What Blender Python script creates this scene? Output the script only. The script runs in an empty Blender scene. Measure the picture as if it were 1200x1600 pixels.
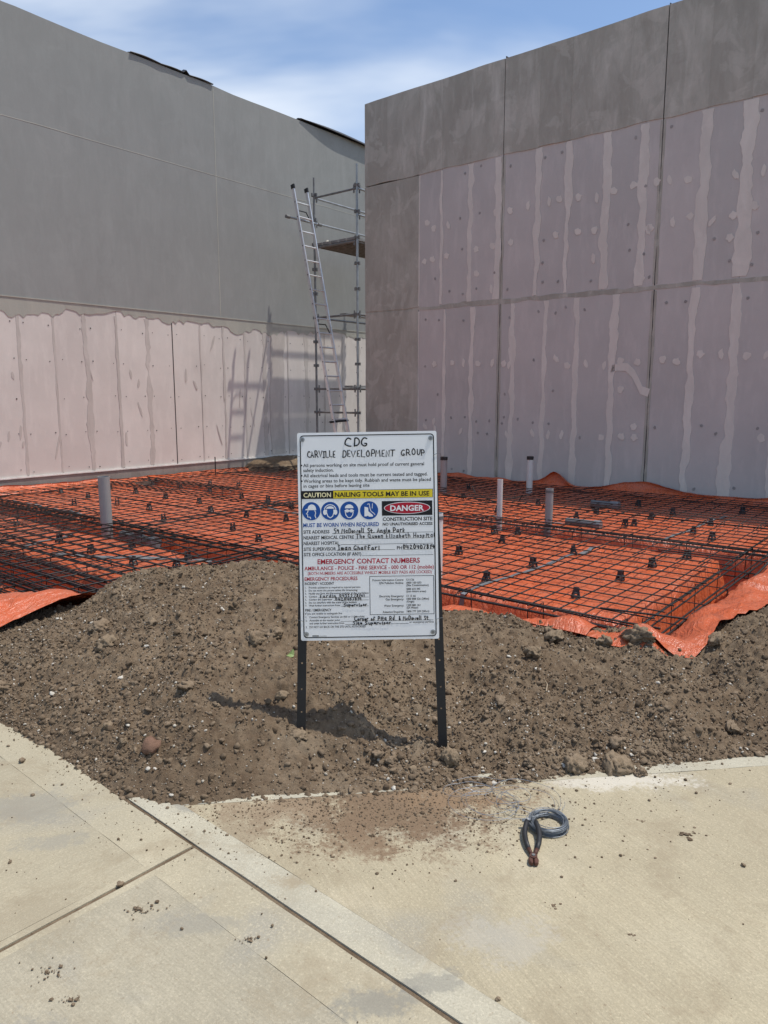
import bpy, bmesh, math, random
import numpy as np
from mathutils import Vector, Matrix, Euler

random.seed(7)
R = math.radians
S = bpy.context.scene
COL = S.collection

# ------------------------------------------------------------------ camera, sky, sun, exposure
EYE = 1.58
cam_d = bpy.data.cameras.new("camera")
cam_d.sensor_fit = 'VERTICAL'
cam_d.sensor_height = 36.0
cam_d.lens = 25.875
cam_d.clip_start = 0.05
cam_d.clip_end = 2000
cam = bpy.data.objects.new("camera", cam_d)
cam.location = (0, 0, EYE)
cam.rotation_euler = (R(81), 0, 0)
COL.objects.link(cam)
S.camera = cam

SUN_EL, SUN_AZ = 69.5, 86.0           # azimuth clockwise from the viewing direction
SKY_STRENGTH, SUN_STRENGTH, EXPOSURE = 0.15, 3.6, 0.14
world = bpy.data.worlds.new("World")
S.world = world
world.use_nodes = True
wn, wl = world.node_tree.nodes, world.node_tree.links
for n in list(wn):
    wn.remove(n)
w_out = wn.new('ShaderNodeOutputWorld')
w_bg = wn.new('ShaderNodeBackground')
w_bg.inputs['Strength'].default_value = SKY_STRENGTH
w_sky = wn.new('ShaderNodeTexSky')
w_sky.sky_type = 'NISHITA'
w_sky.sun_disc = False
w_sky.sun_elevation = R(SUN_EL)
w_sky.sun_rotation = R(SUN_AZ)
w_sky.altitude = 50
w_sky.air_density = 1.0
w_sky.dust_density = 0.7
w_sky.ozone_density = 2.4
# thin cirrus everywhere, on a plane high above
w_geo = wn.new('ShaderNodeTexCoord')
w_sep = wn.new('ShaderNodeSeparateXYZ')
wl.new(w_geo.outputs['Generated'], w_sep.inputs[0])
w_h = wn.new('ShaderNodeMath'); w_h.operation = 'MAXIMUM'; w_h.inputs[1].default_value = 0.0
wl.new(w_sep.outputs['Z'], w_h.inputs[0])
w_h2 = wn.new('ShaderNodeMath'); w_h2.operation = 'ADD'; w_h2.inputs[1].default_value = 0.12
wl.new(w_h.outputs[0], w_h2.inputs[0])
w_div = wn.new('ShaderNodeVectorMath'); w_div.operation = 'DIVIDE'
w_cmb = wn.new('ShaderNodeCombineXYZ')
for k in range(3):
    wl.new(w_h2.outputs[0], w_cmb.inputs[k])
wl.new(w_geo.outputs['Generated'], w_div.inputs[0])
wl.new(w_cmb.outputs[0], w_div.inputs[1])
w_map = wn.new('ShaderNodeMapping')
w_map.inputs['Rotation'].default_value = (0, 0, R(-14))
w_map.inputs['Location'].default_value = (1.35, 0.62, 0)
w_map.inputs['Scale'].default_value = (0.62, 1.15, 0.0)
wl.new(w_div.outputs[0], w_map.inputs[0])
w_n = wn.new('ShaderNodeTexNoise')
w_n.inputs['Scale'].default_value = 1.0
w_n.inputs['Detail'].default_value = 5
w_n.inputs['Roughness'].default_value = 0.52
w_n.inputs['Distortion'].default_value = 0.35
wl.new(w_map.outputs[0], w_n.inputs['Vector'])
w_r = wn.new('ShaderNodeMapRange')
w_r.inputs['From Min'].default_value = 0.43
w_r.inputs['From Max'].default_value = 0.72
w_r.inputs['To Max'].default_value = 0.8
w_r.interpolation_type = 'SMOOTHSTEP'
wl.new(w_n.outputs['Fac'], w_r.inputs['Value'])
w_mix = wn.new('ShaderNodeMix'); w_mix.data_type = 'RGBA'
w_mix.inputs[7].default_value = (5.9, 6.3, 6.8, 1)
wl.new(w_r.outputs[0], w_mix.inputs[0])
wl.new(w_sky.outputs[0], w_mix.inputs[6])
wl.new(w_mix.outputs[2], w_bg.inputs['Color'])
wl.new(w_bg.outputs[0], w_out.inputs['Surface'])

sun_d = bpy.data.lights.new("sun", 'SUN')
sun_d.energy = SUN_STRENGTH
sun_d.angle = R(0.55)
sun_d.color = (1.0, 0.955, 0.88)
sun = bpy.data.objects.new("sun", sun_d)
_sd = Vector((math.sin(R(SUN_AZ)) * math.cos(R(SUN_EL)), math.cos(R(SUN_AZ)) * math.cos(R(SUN_EL)), math.sin(R(SUN_EL))))
sun.rotation_euler = _sd.to_track_quat('Z', 'Y').to_euler()
sun.location = (6, 0, 14)
COL.objects.link(sun)

S.view_settings.view_transform = 'Standard'
S.view_settings.look = 'None'
S.view_settings.exposure = EXPOSURE
S.view_settings.gamma = 1
S.view_settings.use_curve_mapping = False

# ------------------------------------------------------------------ frames and helpers
ANG = R(51)                                  # the site grid is turned 51 degrees to the view
CA, SA = math.cos(ANG), math.sin(ANG)


def W(u, v, z=0.0):                          # site grid (u along the left wall, v along the right wall) -> world
    return (u * CA - v * SA, u * SA + v * CA, z)


def UV(x, y):
    return x * CA + y * SA, -x * SA + y * CA


def tag(o, label=None, cat=None, group=None, kind=None):
    if label: o['label'] = label
    if cat: o['category'] = cat
    if group: o['group'] = group
    if kind: o['kind'] = kind
    return o


def link(name, me, parent=None, loc=(0, 0, 0), rot=(0, 0, 0)):
    o = bpy.data.objects.new(name, me)
    COL.objects.link(o)
    o.location = loc
    o.rotation_euler = rot
    if parent is not None:
        o.parent = parent
    return o


def empty(name, loc, rz=0.0):
    o = bpy.data.objects.new(name, None)
    o.empty_display_size = 0.1
    o.location = loc
    o.rotation_euler = (0, 0, rz)
    COL.objects.link(o)
    return o


class MB:
    """collects shapes and links them as one mesh"""
    def __init__(self):
        self.v, self.f = [], []

    def add(self, vs, fs):
        b = len(self.v)
        self.v += [tuple(p) for p in vs]
        self.f += [tuple(i + b for i in f) for f in fs]
        return self

    def box(self, a, b):
        (x0, y0, z0), (x1, y1, z1) = a, b
        vs = [(x0, y0, z0), (x1, y0, z0), (x1, y1, z0), (x0, y1, z0), (x0, y0, z1), (x1, y0, z1), (x1, y1, z1), (x0, y1, z1)]
        return self.add(vs, [(0, 3, 2, 1), (4, 5, 6, 7), (0, 1, 5, 4), (1, 2, 6, 5), (2, 3, 7, 6), (3, 0, 4, 7)])

    def prism(self, poly, z0, z1, axis='z'):
        n = len(poly)
        def p(q, h):
            return (q[0], q[1], h) if axis == 'z' else ((q[0], h, q[1]) if axis == 'y' else (h, q[0], q[1]))
        vs = [p(q, z0) for q in poly] + [p(q, z1) for q in poly]
        fs = [tuple(range(n - 1, -1, -1)), tuple(range(n, 2 * n))] + [(i, (i + 1) % n, (i + 1) % n + n, i + n) for i in range(n)]
        return self.add(vs, fs)

    def tube(self, pts, r, n=8, closed=False, caps=True):
        pts = [Vector(p) for p in pts]
        m = len(pts)
        rr = r if isinstance(r, (list, tuple)) else [r] * m
        vs, fs = [], []
        up = None
        for i, p in enumerate(pts):
            if closed:
                d = pts[(i + 1) % m] - pts[i - 1]
            else:
                d = pts[min(i + 1, m - 1)] - pts[max(i - 1, 0)]
            if d.length < 1e-9: d = Vector((0, 0, 1))
            d.normalize()
            if up is None:
                up = Vector((0, 0, 1)) if abs(d.z) < 0.9 else Vector((1, 0, 0))
            a = d.cross(up)
            if a.length < 1e-6:
                a = d.cross(Vector((0.3, 1, 0.2)))
            a.normalize()
            b = a.cross(d)
            up = b
            for k in range(n):
                t = 2 * math.pi * k / n
                vs.append(p + (a * math.cos(t) + b * math.sin(t)) * rr[i])
        for i in range(m if closed else m - 1):
            j = (i + 1) % m
            for k in range(n):
                fs.append((i * n + k, i * n + (k + 1) % n, j * n + (k + 1) % n, j * n + k))
        if caps and not closed:
            fs.append(tuple(range(n - 1, -1, -1)))
            fs.append(tuple((m - 1) * n + k for k in range(n)))
        return self.add(vs, fs)

    def mesh(self, name, mat, smooth=False, recalc=True):
        me = bpy.data.meshes.new(name)
        me.from_pydata(self.v, [], self.f)
        me.validate()
        if recalc:
            bm = bmesh.new(); bm.from_mesh(me)
            bmesh.ops.recalc_face_normals(bm, faces=bm.faces)
            bm.to_mesh(me); bm.free()
        if mat: me.materials.append(mat)
        if smooth:
            me.shade_smooth()
        return me

    def obj(self, name, mat, parent=None, loc=(0, 0, 0), rot=(0, 0, 0), smooth=False, bevel=0.0, recalc=True):
        me = self.mesh(name, mat, smooth, recalc)
        if bevel:
            bm = bmesh.new(); bm.from_mesh(me)
            bmesh.ops.bevel(bm, geom=[e for e in bm.edges if e.is_manifold and e.calc_face_angle(0) > 0.5], offset=bevel, segments=1, affect='EDGES')
            bm.to_mesh(me); bm.free()
        return link(name, me, parent, loc, rot)


def np_mesh(name, V, F, mat, smooth=True):
    """fast mesh from arrays: V (n,3), F (m,k)"""
    V = np.asarray(V, dtype=np.float32); F = np.asarray(F, dtype=np.int32)
    me = bpy.data.meshes.new(name)
    m, k = F.shape
    me.vertices.add(len(V)); me.vertices.foreach_set('co', V.ravel())
    me.loops.add(m * k); me.loops.foreach_set('vertex_index', F.ravel())
    me.polygons.add(m)
    me.polygons.foreach_set('loop_start', np.arange(0, m * k, k, dtype=np.int32))
    me.polygons.foreach_set('loop_total', np.full(m, k, dtype=np.int32))
    me.update(calc_edges=True)
    me.validate()
    if mat: me.materials.append(mat)
    if smooth: me.shade_smooth()
    return me


_NR = np.random.RandomState(3)
_LAT = _NR.rand(8, 256, 256)


def vnoise(x, y, freq, seed=0):
    x = np.asarray(x) * freq + 37.3 * seed + 500; y = np.asarray(y) * freq + 11.9 * seed + 500
    xi = np.floor(x).astype(int); yi = np.floor(y).astype(int)
    fx = x - xi; fy = y - yi
    fx = fx * fx * fx * (fx * (fx * 6 - 15) + 10); fy = fy * fy * fy * (fy * (fy * 6 - 15) + 10)
    L = _LAT[seed % 8]
    g = lambda a, b: L[a & 255, b & 255]
    return (g(xi, yi) * (1 - fx) + g(xi + 1, yi) * fx) * (1 - fy) + (g(xi, yi + 1) * (1 - fx) + g(xi + 1, yi + 1) * fx) * fy - 0.5


def fbm(x, y, freq, octv=4, seed=0, gain=0.5):
    s, a = 0, 1.0
    for o in range(octv):
        s = s + a * vnoise(x, y, freq * (2.03 ** o), seed + o)
        a *= gain
    return s


def sstep(a, b, x):
    t = np.clip((x - a) / (b - a), 0, 1)
    return t * t * (3 - 2 * t)


# ------------------------------------------------------------------ materials
class M:
    def __init__(self, name):
        self.m = bpy.data.materials.new(name)
        self.m.use_nodes = True
        self.n, self.l = self.m.node_tree.nodes, self.m.node_tree.links
        self.b = self.n['Principled BSDF']
        self.pos = None

    def node(self, t, **kw):
        n = self.n.new(t)
        for k, v in kw.items():
            setattr(n, k, v)
        return n

    def coord(self, scale=(1, 1, 1), rot=(0, 0, 0), loc=(0, 0, 0)):
        if self.pos is None:
            self.pos = self.node('ShaderNodeNewGeometry').outputs['Position']
        mp = self.node('ShaderNodeMapping', vector_type='TEXTURE')
        # texture mapping with inverse scale: rotate first into the wanted frame, then scale
        mp.inputs['Rotation'].default_value = rot
        mp.inputs['Scale'].default_value = tuple(1.0 / s for s in scale)
        mp.inputs['Location'].default_value = loc
        self.l.new(self.pos, mp.inputs[0])
        return mp.outputs[0]

    def noise(self, scale, detail=4, rough=0.55, vec=None, dist=0.0):
        n = self.node('ShaderNodeTexNoise')
        n.inputs['Scale'].default_value = scale
        n.inputs['Detail'].default_value = detail
        n.inputs['Roughness'].default_value = rough
        n.inputs['Distortion'].default_value = dist
        self.l.new(vec if vec is not None else self.coord(), n.inputs['Vector'])
        return n.outputs['Fac']

    def rng(self, sock, a, b, c=0.0, d=1.0, smooth=False):
        n = self.node('ShaderNodeMapRange')
        if smooth: n.interpolation_type = 'SMOOTHSTEP'
        for k, v in (('From Min', a), ('From Max', b), ('To Min', c), ('To Max', d)):
            n.inputs[k].default_value = v
        self.l.new(sock, n.inputs['Value'])
        return n.outputs[0]

    def math(self, op, a, b=None):
        n = self.node('ShaderNodeMath', operation=op)
        for i, s in enumerate((a, b)):
            if s is None: continue
            if isinstance(s, (int, float)): n.inputs[i].default_value = s
            else: self.l.new(s, n.inputs[i])
        return n.outputs[0]

    def mix(self, fac, a, b, mode='MIX'):
        n = self.node('ShaderNodeMix', data_type='RGBA', blend_type=mode)
        for i, s in ((0, fac), (6, a), (7, b)):
            if isinstance(s, (int, float)): n.inputs[i].default_value = s
            elif isinstance(s, tuple): n.inputs[i].default_value = (*s, 1)
            else: self.l.new(s, n.inputs[i])
        return n.outputs[2]

    def rand(self):
        return self.node('ShaderNodeObjectInfo').outputs['Random']

    def color(self, s):
        if isinstance(s, tuple): self.b.inputs['Base Color'].default_value = (*s, 1)
        else: self.l.new(s, self.b.inputs['Base Color'])
        return self

    def bump(self, h, strength=0.3, dist=0.01):
        n = self.node('ShaderNodeBump')
        n.inputs['Strength'].default_value = strength
        n.inputs['Distance'].default_value = dist
        self.l.new(h, n.inputs['Height'])
        self.l.new(n.outputs[0], self.b.inputs['Normal'])
        return self

    def set(self, **kw):
        for k, v in kw.items():
            k = k.replace('_', ' ').title() if k != 'ior' else 'IOR'
            s = self.b.inputs[k]
            if isinstance(v, (int, float)): s.default_value = v
            else: self.l.new(v, s)
        return self


def plain(name, col, rough=0.6, metal=0.0, var=0.15, spec=0.5):
    m = M(name)
    n = m.noise(9, 4)
    f = m.rng(n, 0.3, 0.7, 1 - var, 1 + var)
    c = m.mix(1.0, col, f, 'MULTIPLY')
    m.color(c).set(roughness=rough, metallic=metal)
    m.b.inputs['Specular IOR Level'].default_value = spec
    return m.m


def ink(name, col, rough=0.5):
    m = M(name); m.color(col).set(roughness=rough)
    m.b.inputs['Specular IOR Level'].default_value = 0.25
    return m.m


def mat_soil():
    m = M('soil')
    n1 = m.noise(1.7, 3); n2 = m.noise(14, 5, 0.65); n3 = m.noise(120, 4, 0.7)
    c = m.mix(m.rng(n1, 0.35, 0.65), (0.172, 0.124, 0.080), (0.255, 0.190, 0.126))
    c = m.mix(m.rng(n2, 0.35, 0.7, 0, 0.75), c, (0.088, 0.056, 0.034))
    # pale, dry clay patches with their own outlines
    c = m.mix(m.rng(m.noise(2.3, 6, 0.7, m.coord(loc=(4, 9, 2))), 0.56, 0.7, 0, 0.5), c, (0.31, 0.245, 0.17))
    c = m.mix(m.rng(n3, 0.62, 0.72, 0, 0.65), c, (0.31, 0.25, 0.175))
    c = m.mix(m.rng(n3, 0.3, 0.42, 0.55, 0), c, (0.05, 0.033, 0.02))
    m.color(c).set(roughness=0.95)
    m.b.inputs['Specular IOR Level'].default_value = 0.15
    h = m.math('ADD', m.noise(70, 6, 0.7), m.math('MULTIPLY', m.noise(260, 3, 0.6), 0.5))
    m.bump(h, 0.8, 0.012)
    return m.m


def mat_clod(name, ca, cb):
    m = M(name)
    att = m.node('ShaderNodeNewGeometry').outputs['Random Per Island']
    c = m.mix(att, ca, cb)
    c = m.mix(m.rng(m.noise(60, 4), 0.3, 0.7, 0.0, 0.55), c, tuple(x * 0.55 for x in ca))
    m.color(c).set(roughness=0.95)
    m.b.inputs['Specular IOR Level'].default_value = 0.15
    m.bump(m.noise(160, 5, 0.65), 0.7, 0.006)
    return m.m


def mat_concrete(name, base, dark, pale, broom_rot, streak=1.0, dirt=()):
    m = M(name)
    n1 = m.noise(0.9, 5, 0.55, dist=0.4); n2 = m.noise(5.5, 5, 0.6); n3 = m.noise(190, 3, 0.6)
    c = m.mix(m.rng(n1, 0.38, 0.66), base, dark)
    c = m.mix(m.rng(m.noise(1.6, 6, 0.6, m.coord(loc=(3, 1, 0)), 0.8), 0.52, 0.72, 0, 0.7), c, pale)
    c = m.mix(m.rng(n2, 0.35, 0.65, 0.0, 0.45), c, tuple(x * 0.74 for x in base))
    c = m.mix(m.rng(m.noise(2.1, 7, 0.68, m.coord(loc=(1, 5, 0)), 0.6), 0.5, 0.75, 0, 0.55), c, tuple(x * q for x, q in zip(base, (0.72, 0.70, 0.68))))
    c = m.mix(m.rng(m.noise(14, 6, 0.75), 0.5, 0.72, 0, 0.3), c, tuple(x * 0.66 for x in base))
    # bluish curing marks
    c = m.mix(m.rng(m.noise(1.3, 4, 0.5, m.coord(loc=(7, 2, 0)), 1.2), 0.56, 0.68, 0, 0.6), c, (0.30, 0.285, 0.245))
    br = m.noise(1.0, 4, 0.7, m.coord(scale=(6, 150, 1), rot=(0, 0, broom_rot)))
    br2 = m.noise(1.0, 3, 0.7, m.coord(scale=(3, 62, 1), rot=(0, 0, broom_rot)), 0.3)
    c = m.mix(m.rng(br, 0.35, 0.65, 0.0, 0.5 * streak), c, tuple(x * 0.6 for x in base))
    c = m.mix(m.rng(br2, 0.4, 0.7, 0.0, 0.12 * streak), c, pale)
    c = m.mix(m.rng(n3, 0.66, 0.74, 0, 0.45), c, (0.20, 0.155, 0.10))
    c = m.mix(m.rng(m.noise(150, 4, 0.8), 0.34, 0.52, 0.6, 0.0), c, tuple(x * 0.6 for x in base))
    c = m.mix(m.rng(m.noise(120, 4, 0.8, m.coord(loc=(3, 3, 3))), 0.52, 0.66, 0.0, 0.55), c, tuple(x * 1.25 for x in base))
    c = m.mix(m.rng(m.noise(3.3, 7, 0.72, m.coord(loc=(9, 4, 0)), 0.5), 0.52, 0.64, 0, 0.5), c, (0.29, 0.235, 0.155))
    # scattered dirt flecks
    c = m.mix(m.rng(m.noise(42, 4, 0.7), 0.62, 0.72, 0, 0.55), c, (0.22, 0.16, 0.10))
    for (x, y, r, col, amt, sq) in dirt:
        d = m.node('ShaderNodeVectorMath', operation='LENGTH')
        m.l.new(m.coord(scale=(1.0 / r, sq / r, 0.0001), loc=(x, y, 0)), d.inputs[0])
        rough = m.math('ADD', d.outputs['Value'], m.rng(m.noise(7, 7, 0.72), 0.25, 0.75, -0.75, 0.75))
        rough = m.math('ADD', rough, m.rng(m.noise(55, 4, 0.7), 0.25, 0.75, -0.45, 0.45))
        c = m.mix(m.rng(rough, 0.45, 1.15, amt, 0.0, True), c, col)
    m.color(c).set(roughness=0.88)
    m.b.inputs['Specular IOR Level'].default_value = 0.25
    h = m.math('ADD', m.math('MULTIPLY', br, 1.0 * streak), m.math('MULTIPLY', m.noise(300, 3), 0.5))
    m.bump(h, 0.55, 0.004)
    return m.m


def mat_membrane():
    m = M('orange_plastic')
    n1 = m.noise(1.3, 4); n2 = m.noise(9, 5, 0.6, dist=0.6)
    c = m.mix(m.rng(n1, 0.35, 0.65), (0.57, 0.108, 0.033), (0.49, 0.115, 0.048))
    c = m.mix(m.rng(n2, 0.5, 0.8, 0, 0.55), c, (0.43, 0.17, 0.10))       # dust film
    c = m.mix(m.rng(m.noise(30, 5, 0.7), 0.58, 0.74, 0, 0.45), c, (0.33, 0.15, 0.085))
    c = m.mix(m.rng(m.noise(2.6, 7, 0.72, m.coord(loc=(3, 3, 1)), 0.8), 0.54, 0.66, 0, 0.75), c, (0.36, 0.085, 0.035))
    m.color(c)
    m.set(roughness=m.rng(n2, 0.3, 0.75, 0.18, 0.45))
    h = m.math('ADD', m.noise(7, 5, 0.55, m.coord(scale=(1, 2.4, 1), rot=(0, 0, 1.1)), 1.4), m.math('MULTIPLY', m.noise(26, 4, 0.6, dist=0.9), 0.35))
    m.bump(h, 0.8, 0.03)
    return m.m


def mat_board(name, ca, cb, var):
    m = M(name)
    r = m.rand()
    c = m.mix(r, ca, cb)
    c = m.mix(m.rng(m.noise(1.1, 5, 0.6), 0.35, 0.7, 0, var), c, tuple(x * 0.82 for x in ca))
    c = m.mix(m.rng(m.noise(3.2, 6, 0.65, m.coord(scale=(2, 2, 0.5))), 0.5, 0.75, 0, var), c, tuple(min(1, x * 1.14) for x in cb))
    c = m.mix(m.rng(m.noise(18, 5, 0.7), 0.58, 0.75, 0, 0.16), c, (0.34, 0.30, 0.28))
    m.color(c).set(roughness=0.9)
    m.b.inputs['Specular IOR Level'].default_value = 0.2
    m.bump(m.noise(55, 5), 0.18, 0.004)
    return m.m


def mat_render(name, base, dark, pale, amt, bump=0.25, stretch=0.45):
    m = M(name)
    r = m.rand()
    n1 = m.noise(0.8, 6, 0.6, dist=0.5)
    n2 = m.noise(2.6, 6, 0.62, m.coord(scale=(1.6, 1.6, stretch)), 0.7)
    c = m.mix(m.rng(n1, 0.35, 0.68, 0, amt), base, dark)
    c = m.mix(m.rng(n2, 0.45, 0.72, 0, amt), c, pale)
    c = m.mix(m.rng(r, 0, 1, 0, amt * 0.55), c, dark)
    c = m.mix(m.rng(m.noise(1.7, 7, 0.7, m.coord(loc=(2, 8, 3), scale=(1, 1, .6)), 0.5), 0.50, 0.56, 0, amt * 0.4), c, dark)
    c = m.mix(m.rng(m.noise(2.3, 5, 0.6, m.coord(loc=(5, 1, 6)), 0.6), 0.55, 0.60, 0, amt * 0.35), c, pale)
    c = m.mix(m.rng(m.noise(6, 6, 0.75, m.coord(scale=(1.3, 1.3, .35))), 0.45, 0.7, 0, amt * 0.3), c, tuple(x * .8 for x in dark))
    c = m.mix(m.rng(m.noise(26, 6, 0.7), 0.3, 0.7, 0, 0.14), c, dark)
    m.color(c).set(roughness=0.93)
    m.b.inputs['Specular IOR Level'].default_value = 0.2
    h = m.math('ADD', n2, m.math('MULTIPLY', m.noise(120, 4), 0.25))
    m.bump(h, bump, 0.02)
    return m.m


GREY = (0.26, 0.245, 0.205)
BROOM_PATH = R(-14)
DIRT = [(0.0, 2.66, 0.50, (0.185, 0.125, 0.077), 0.97, 1.6), (-0.08, 2.40, 0.15, (0.21, 0.145, 0.09), 0.7, 1.6),
        (0.28, 2.74, 0.30, (0.24, 0.16, 0.095), 0.8, 2.2), (-0.45, 2.62, 0.26, (0.27, 0.20, 0.13), 0.7, 2.0),
        (0.95, 2.86, 0.35, (0.62, 0.58, 0.50), 0.6, 4.0), (0.12, 1.80, .11, (.22, .21, .18), .55, 3), (0.35, 1.95, .16, (.40, .37, .31), .5, 1.5), (-.55, 2.5, .18, (.25, .19, .125), .6, 1.5), (0.30, 2.9, 0.4, (0.20, 0.145, 0.09), 0.8, 3.0)]
STAIN = [(-1.36, 2.64, .20, GREY, .6, 1.5), (-1.2, 2.42, .12, GREY, .5, 2), (-0.02, 1.72, .12, (.22, .21, .18), .65, 2.2), (-.55, 2.0, .13, GREY, .5, 2.5), (-0.9, 1.55, .22, GREY, .55, 1.8), (-1.05, 2.05, .2, (0.30, 0.25, .17), .5, 1.6),
         (-.35, 1.5, .16, GREY, .35, 2), (-.75, 2.66, .10, GREY, .7, 2), (-0.3, 2.2, .1, (0.30, 0.235, .15), .5, 2.5), (.12, 1.78, .11, (.22, .21, .18), .55, 3)]
MT = dict(
    soil=mat_soil(),
    clod=mat_clod('soil_clod', (0.130, 0.091, 0.058), (0.29, 0.218, 0.148)),
    clod_pale=mat_clod('dry_clod', (0.22, 0.165, 0.11), (0.28, 0.21, 0.14)),
    stone=mat_clod('limestone', (0.45, 0.40, 0.32), (0.70, 0.65, 0.56)),
    red_stone=mat_clod('red_stone', (0.21, 0.125, 0.085), (0.22, 0.13, 0.09)),
    path=mat_concrete('path_concrete', (0.455, 0.395, 0.275), (0.34, 0.305, 0.225), (0.54, 0.475, 0.345), R(51), 0.9, STAIN),
    path_b=mat_concrete('path_concrete_b', (0.43, 0.38, 0.275), (0.325, 0.295, 0.225), (0.51, 0.455, 0.34), R(141), 0.9, STAIN),
    band=mat_concrete('trowelled_band', (0.475, 0.415, 0.29), (0.375, 0.335, 0.245), (0.555, 0.495, 0.36), R(141), 0.35, STAIN),
    band_pale=mat_concrete('trowelled_pale', (0.50, 0.455, 0.34), (0.42, 0.395, 0.315), (0.57, 0.525, 0.405), R(141), 0.35, STAIN),
    drive=mat_concrete('driveway_concrete', (0.47, 0.405, 0.275), (0.37, 0.315, 0.215), (0.57, 0.505, 0.37), R(118), 1.0, DIRT),
    membrane=mat_membrane(),
    tape=plain('grey_tape', (0.17, 0.18, 0.19), 0.35),
    bar=plain('mill_steel', (0.020, 0.019, 0.019), 0.55, 0.35, 0.4),
    chair=plain('black_plastic', (0.022, 0.024, 0.028), 0.45),
    pvc=plain('grey_pvc', (0.285, 0.285, 0.28), 0.4, var=0.06),
    pvc_dark=plain('dark_grey_pvc', (0.13, 0.14, 0.145), 0.4, var=0.08),
    pvc_pale=plain('white_pvc', (0.58, 0.58, 0.56), 0.35, var=0.06),
    black=plain('black_cap', (0.012, 0.012, 0.013), 0.5),
    picket=plain('black_bitumen_steel', (0.008, 0.008, 0.009), 0.5, var=0.3),
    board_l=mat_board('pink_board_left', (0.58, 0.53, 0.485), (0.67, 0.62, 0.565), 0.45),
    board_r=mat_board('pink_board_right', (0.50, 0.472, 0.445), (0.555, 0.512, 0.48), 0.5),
    render_l=mat_render('grey_render', (0.292, 0.297, 0.283), (0.252, 0.257, 0.244), (0.325, 0.330, 0.315), 0.6, 0.12),
    render_edge=mat_render('green_grey_render', (0.42, 0.41, 0.355), (0.35, 0.345, 0.30), (0.48, 0.46, 0.39), 0.6, 0.4),
    render_r=mat_render('cement_render', (0.485, 0.462, 0.40), (0.33, 0.312, 0.265), (0.60, 0.57, 0.50), 0.95, 0.4),
    filler=mat_render('joint_filler', (0.70, 0.645, 0.58), (0.60, 0.555, 0.50), (0.77, 0.72, 0.65), 0.7, 0.3),
    filler_grey=mat_render('grey_filler', (0.53, 0.485, 0.44), (0.45, 0.41, 0.37), (0.60, 0.55, 0.50), 0.8, 0.3),
    dark_dot=plain('grey_dab', (0.30, 0.285, 0.27), 0.9),
    screw=plain('screw_head', (0.05, 0.045, 0.045), 0.5, 0.3),
    footing=mat_render('footing_concrete', (0.30, 0.265, 0.235), (0.22, 0.19, 0.165), (0.36, 0.33, 0.29), 0.7, 0.4),
    bead=plain('white_bead', (0.68, 0.66, 0.62), 0.6),
    flashing=plain('black_membrane', (0.012, 0.013, 0.016), 0.45),
    timber=plain('timber', (0.40, 0.23, 0.12), 0.8),
    galv=plain('galvanised_steel', (0.36, 0.37, 0.37), 0.42, 0.75, 0.2),
    galv_dull=plain('weathered_steel', (0.20, 0.20, 0.195), 0.55, 0.5, 0.25),
    plank=plain('scaffold_plank', (0.23, 0.225, 0.215), 0.7, 0.2, 0.25),
    alu=plain('aluminium', (0.66, 0.66, 0.66), 0.38, 0.65, 0.1),
    sign_face=plain('sign_white', (0.80, 0.80, 0.79), 0.35, var=0.02),
    ink_black=ink('ink_black', (0.012, 0.012, 0.014)),
    ink_marker=ink('ink_marker', (0.008, 0.008, 0.010), 0.3),
    ink_blue=ink('ink_blue', (0.012, 0.075, 0.30)),
    ink_red=ink('ink_red', (0.40, 0.012, 0.03)),
    ink_yellow=ink('ink_yellow', (0.72, 0.56, 0.03)),
    ink_cream=ink('ink_cream', (0.80, 0.72, 0.42)),
    ink_white=ink('ink_white', (0.80, 0.80, 0.80)),
    wire=plain('tie_wire', (0.25, 0.275, 0.30), 0.45, 0.6, 0.35),
    rusty=plain('rusty_steel', (0.10, 0.045, 0.032), 0.65, 0.4, 0.35),
    grip=plain('black_grip', (0.016, 0.016, 0.017), 0.55),
    leaf=plain('pale_green_leaf', (0.20, 0.27, 0.09), 0.6),
    twig=plain('dry_twig', (0.30, 0.24, 0.16), 0.8),
)

# ------------------------------------------------------------------ terrain functions
POD = 0.02                                   # level of the membrane under the slab
RECTS = [(4.35, 13.5, 1.40, 14.0), (1.2, 4.85, 4.9, 14.0), (7.5, 13.5, -9.0, 1.75)]
TRENCH = [(4.30, 4.92, 1.36, 14.0), (4.3, 8.05, 1.36, 1.86), (7.42, 8.05, -9.0, 6.4), (2.65, 3.35, 4.9, 14.0), (1.2, 4.9, 4.85, 5.42),
          (7.45, 8.0, 9.2, 14.0)]
FX = np.array([-5.0, -3.6, -2.68, -1.92, -1.43, -1.015, -0.76, -0.30, 0.0, 0.32, 0.61, 0.81, 1.10, 1.70, 2.6, 5.0])
FY = np.array([6.1, 4.93, 4.05, 3.46, 3.06, 2.70, 2.69, 2.70, 2.75, 2.80, 2.85, 2.90, 2.97, 3.08, 3.2, 3.6])
CX = np.array([-5.0, -3.4, -2.44, -1.98, -1.5, -1.07, -0.59, -0.1, 0.38, 0.80, 1.35, 1.52, 1.62, 1.75, 2.04, 2.33, 3.0, 5.0])
CY = np.array([6.6, 5.2, 4.6, 4.7, 4.8, 4.8, 4.7, 4.6, 4.7, 4.4, 4.25, 4.2, 4.05, 4.0, 4.1, 4.3, 4.5, 4.8])
CZ = np.array([0.10, 0.12, 0.16, 0.26, 0.387, 0.42, 0.44, 0.37, 0.17, 0.14, 0.13, 0.17, 0.09, 0.10, 0.24, 0.27, 0.33, 0.3])


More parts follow.
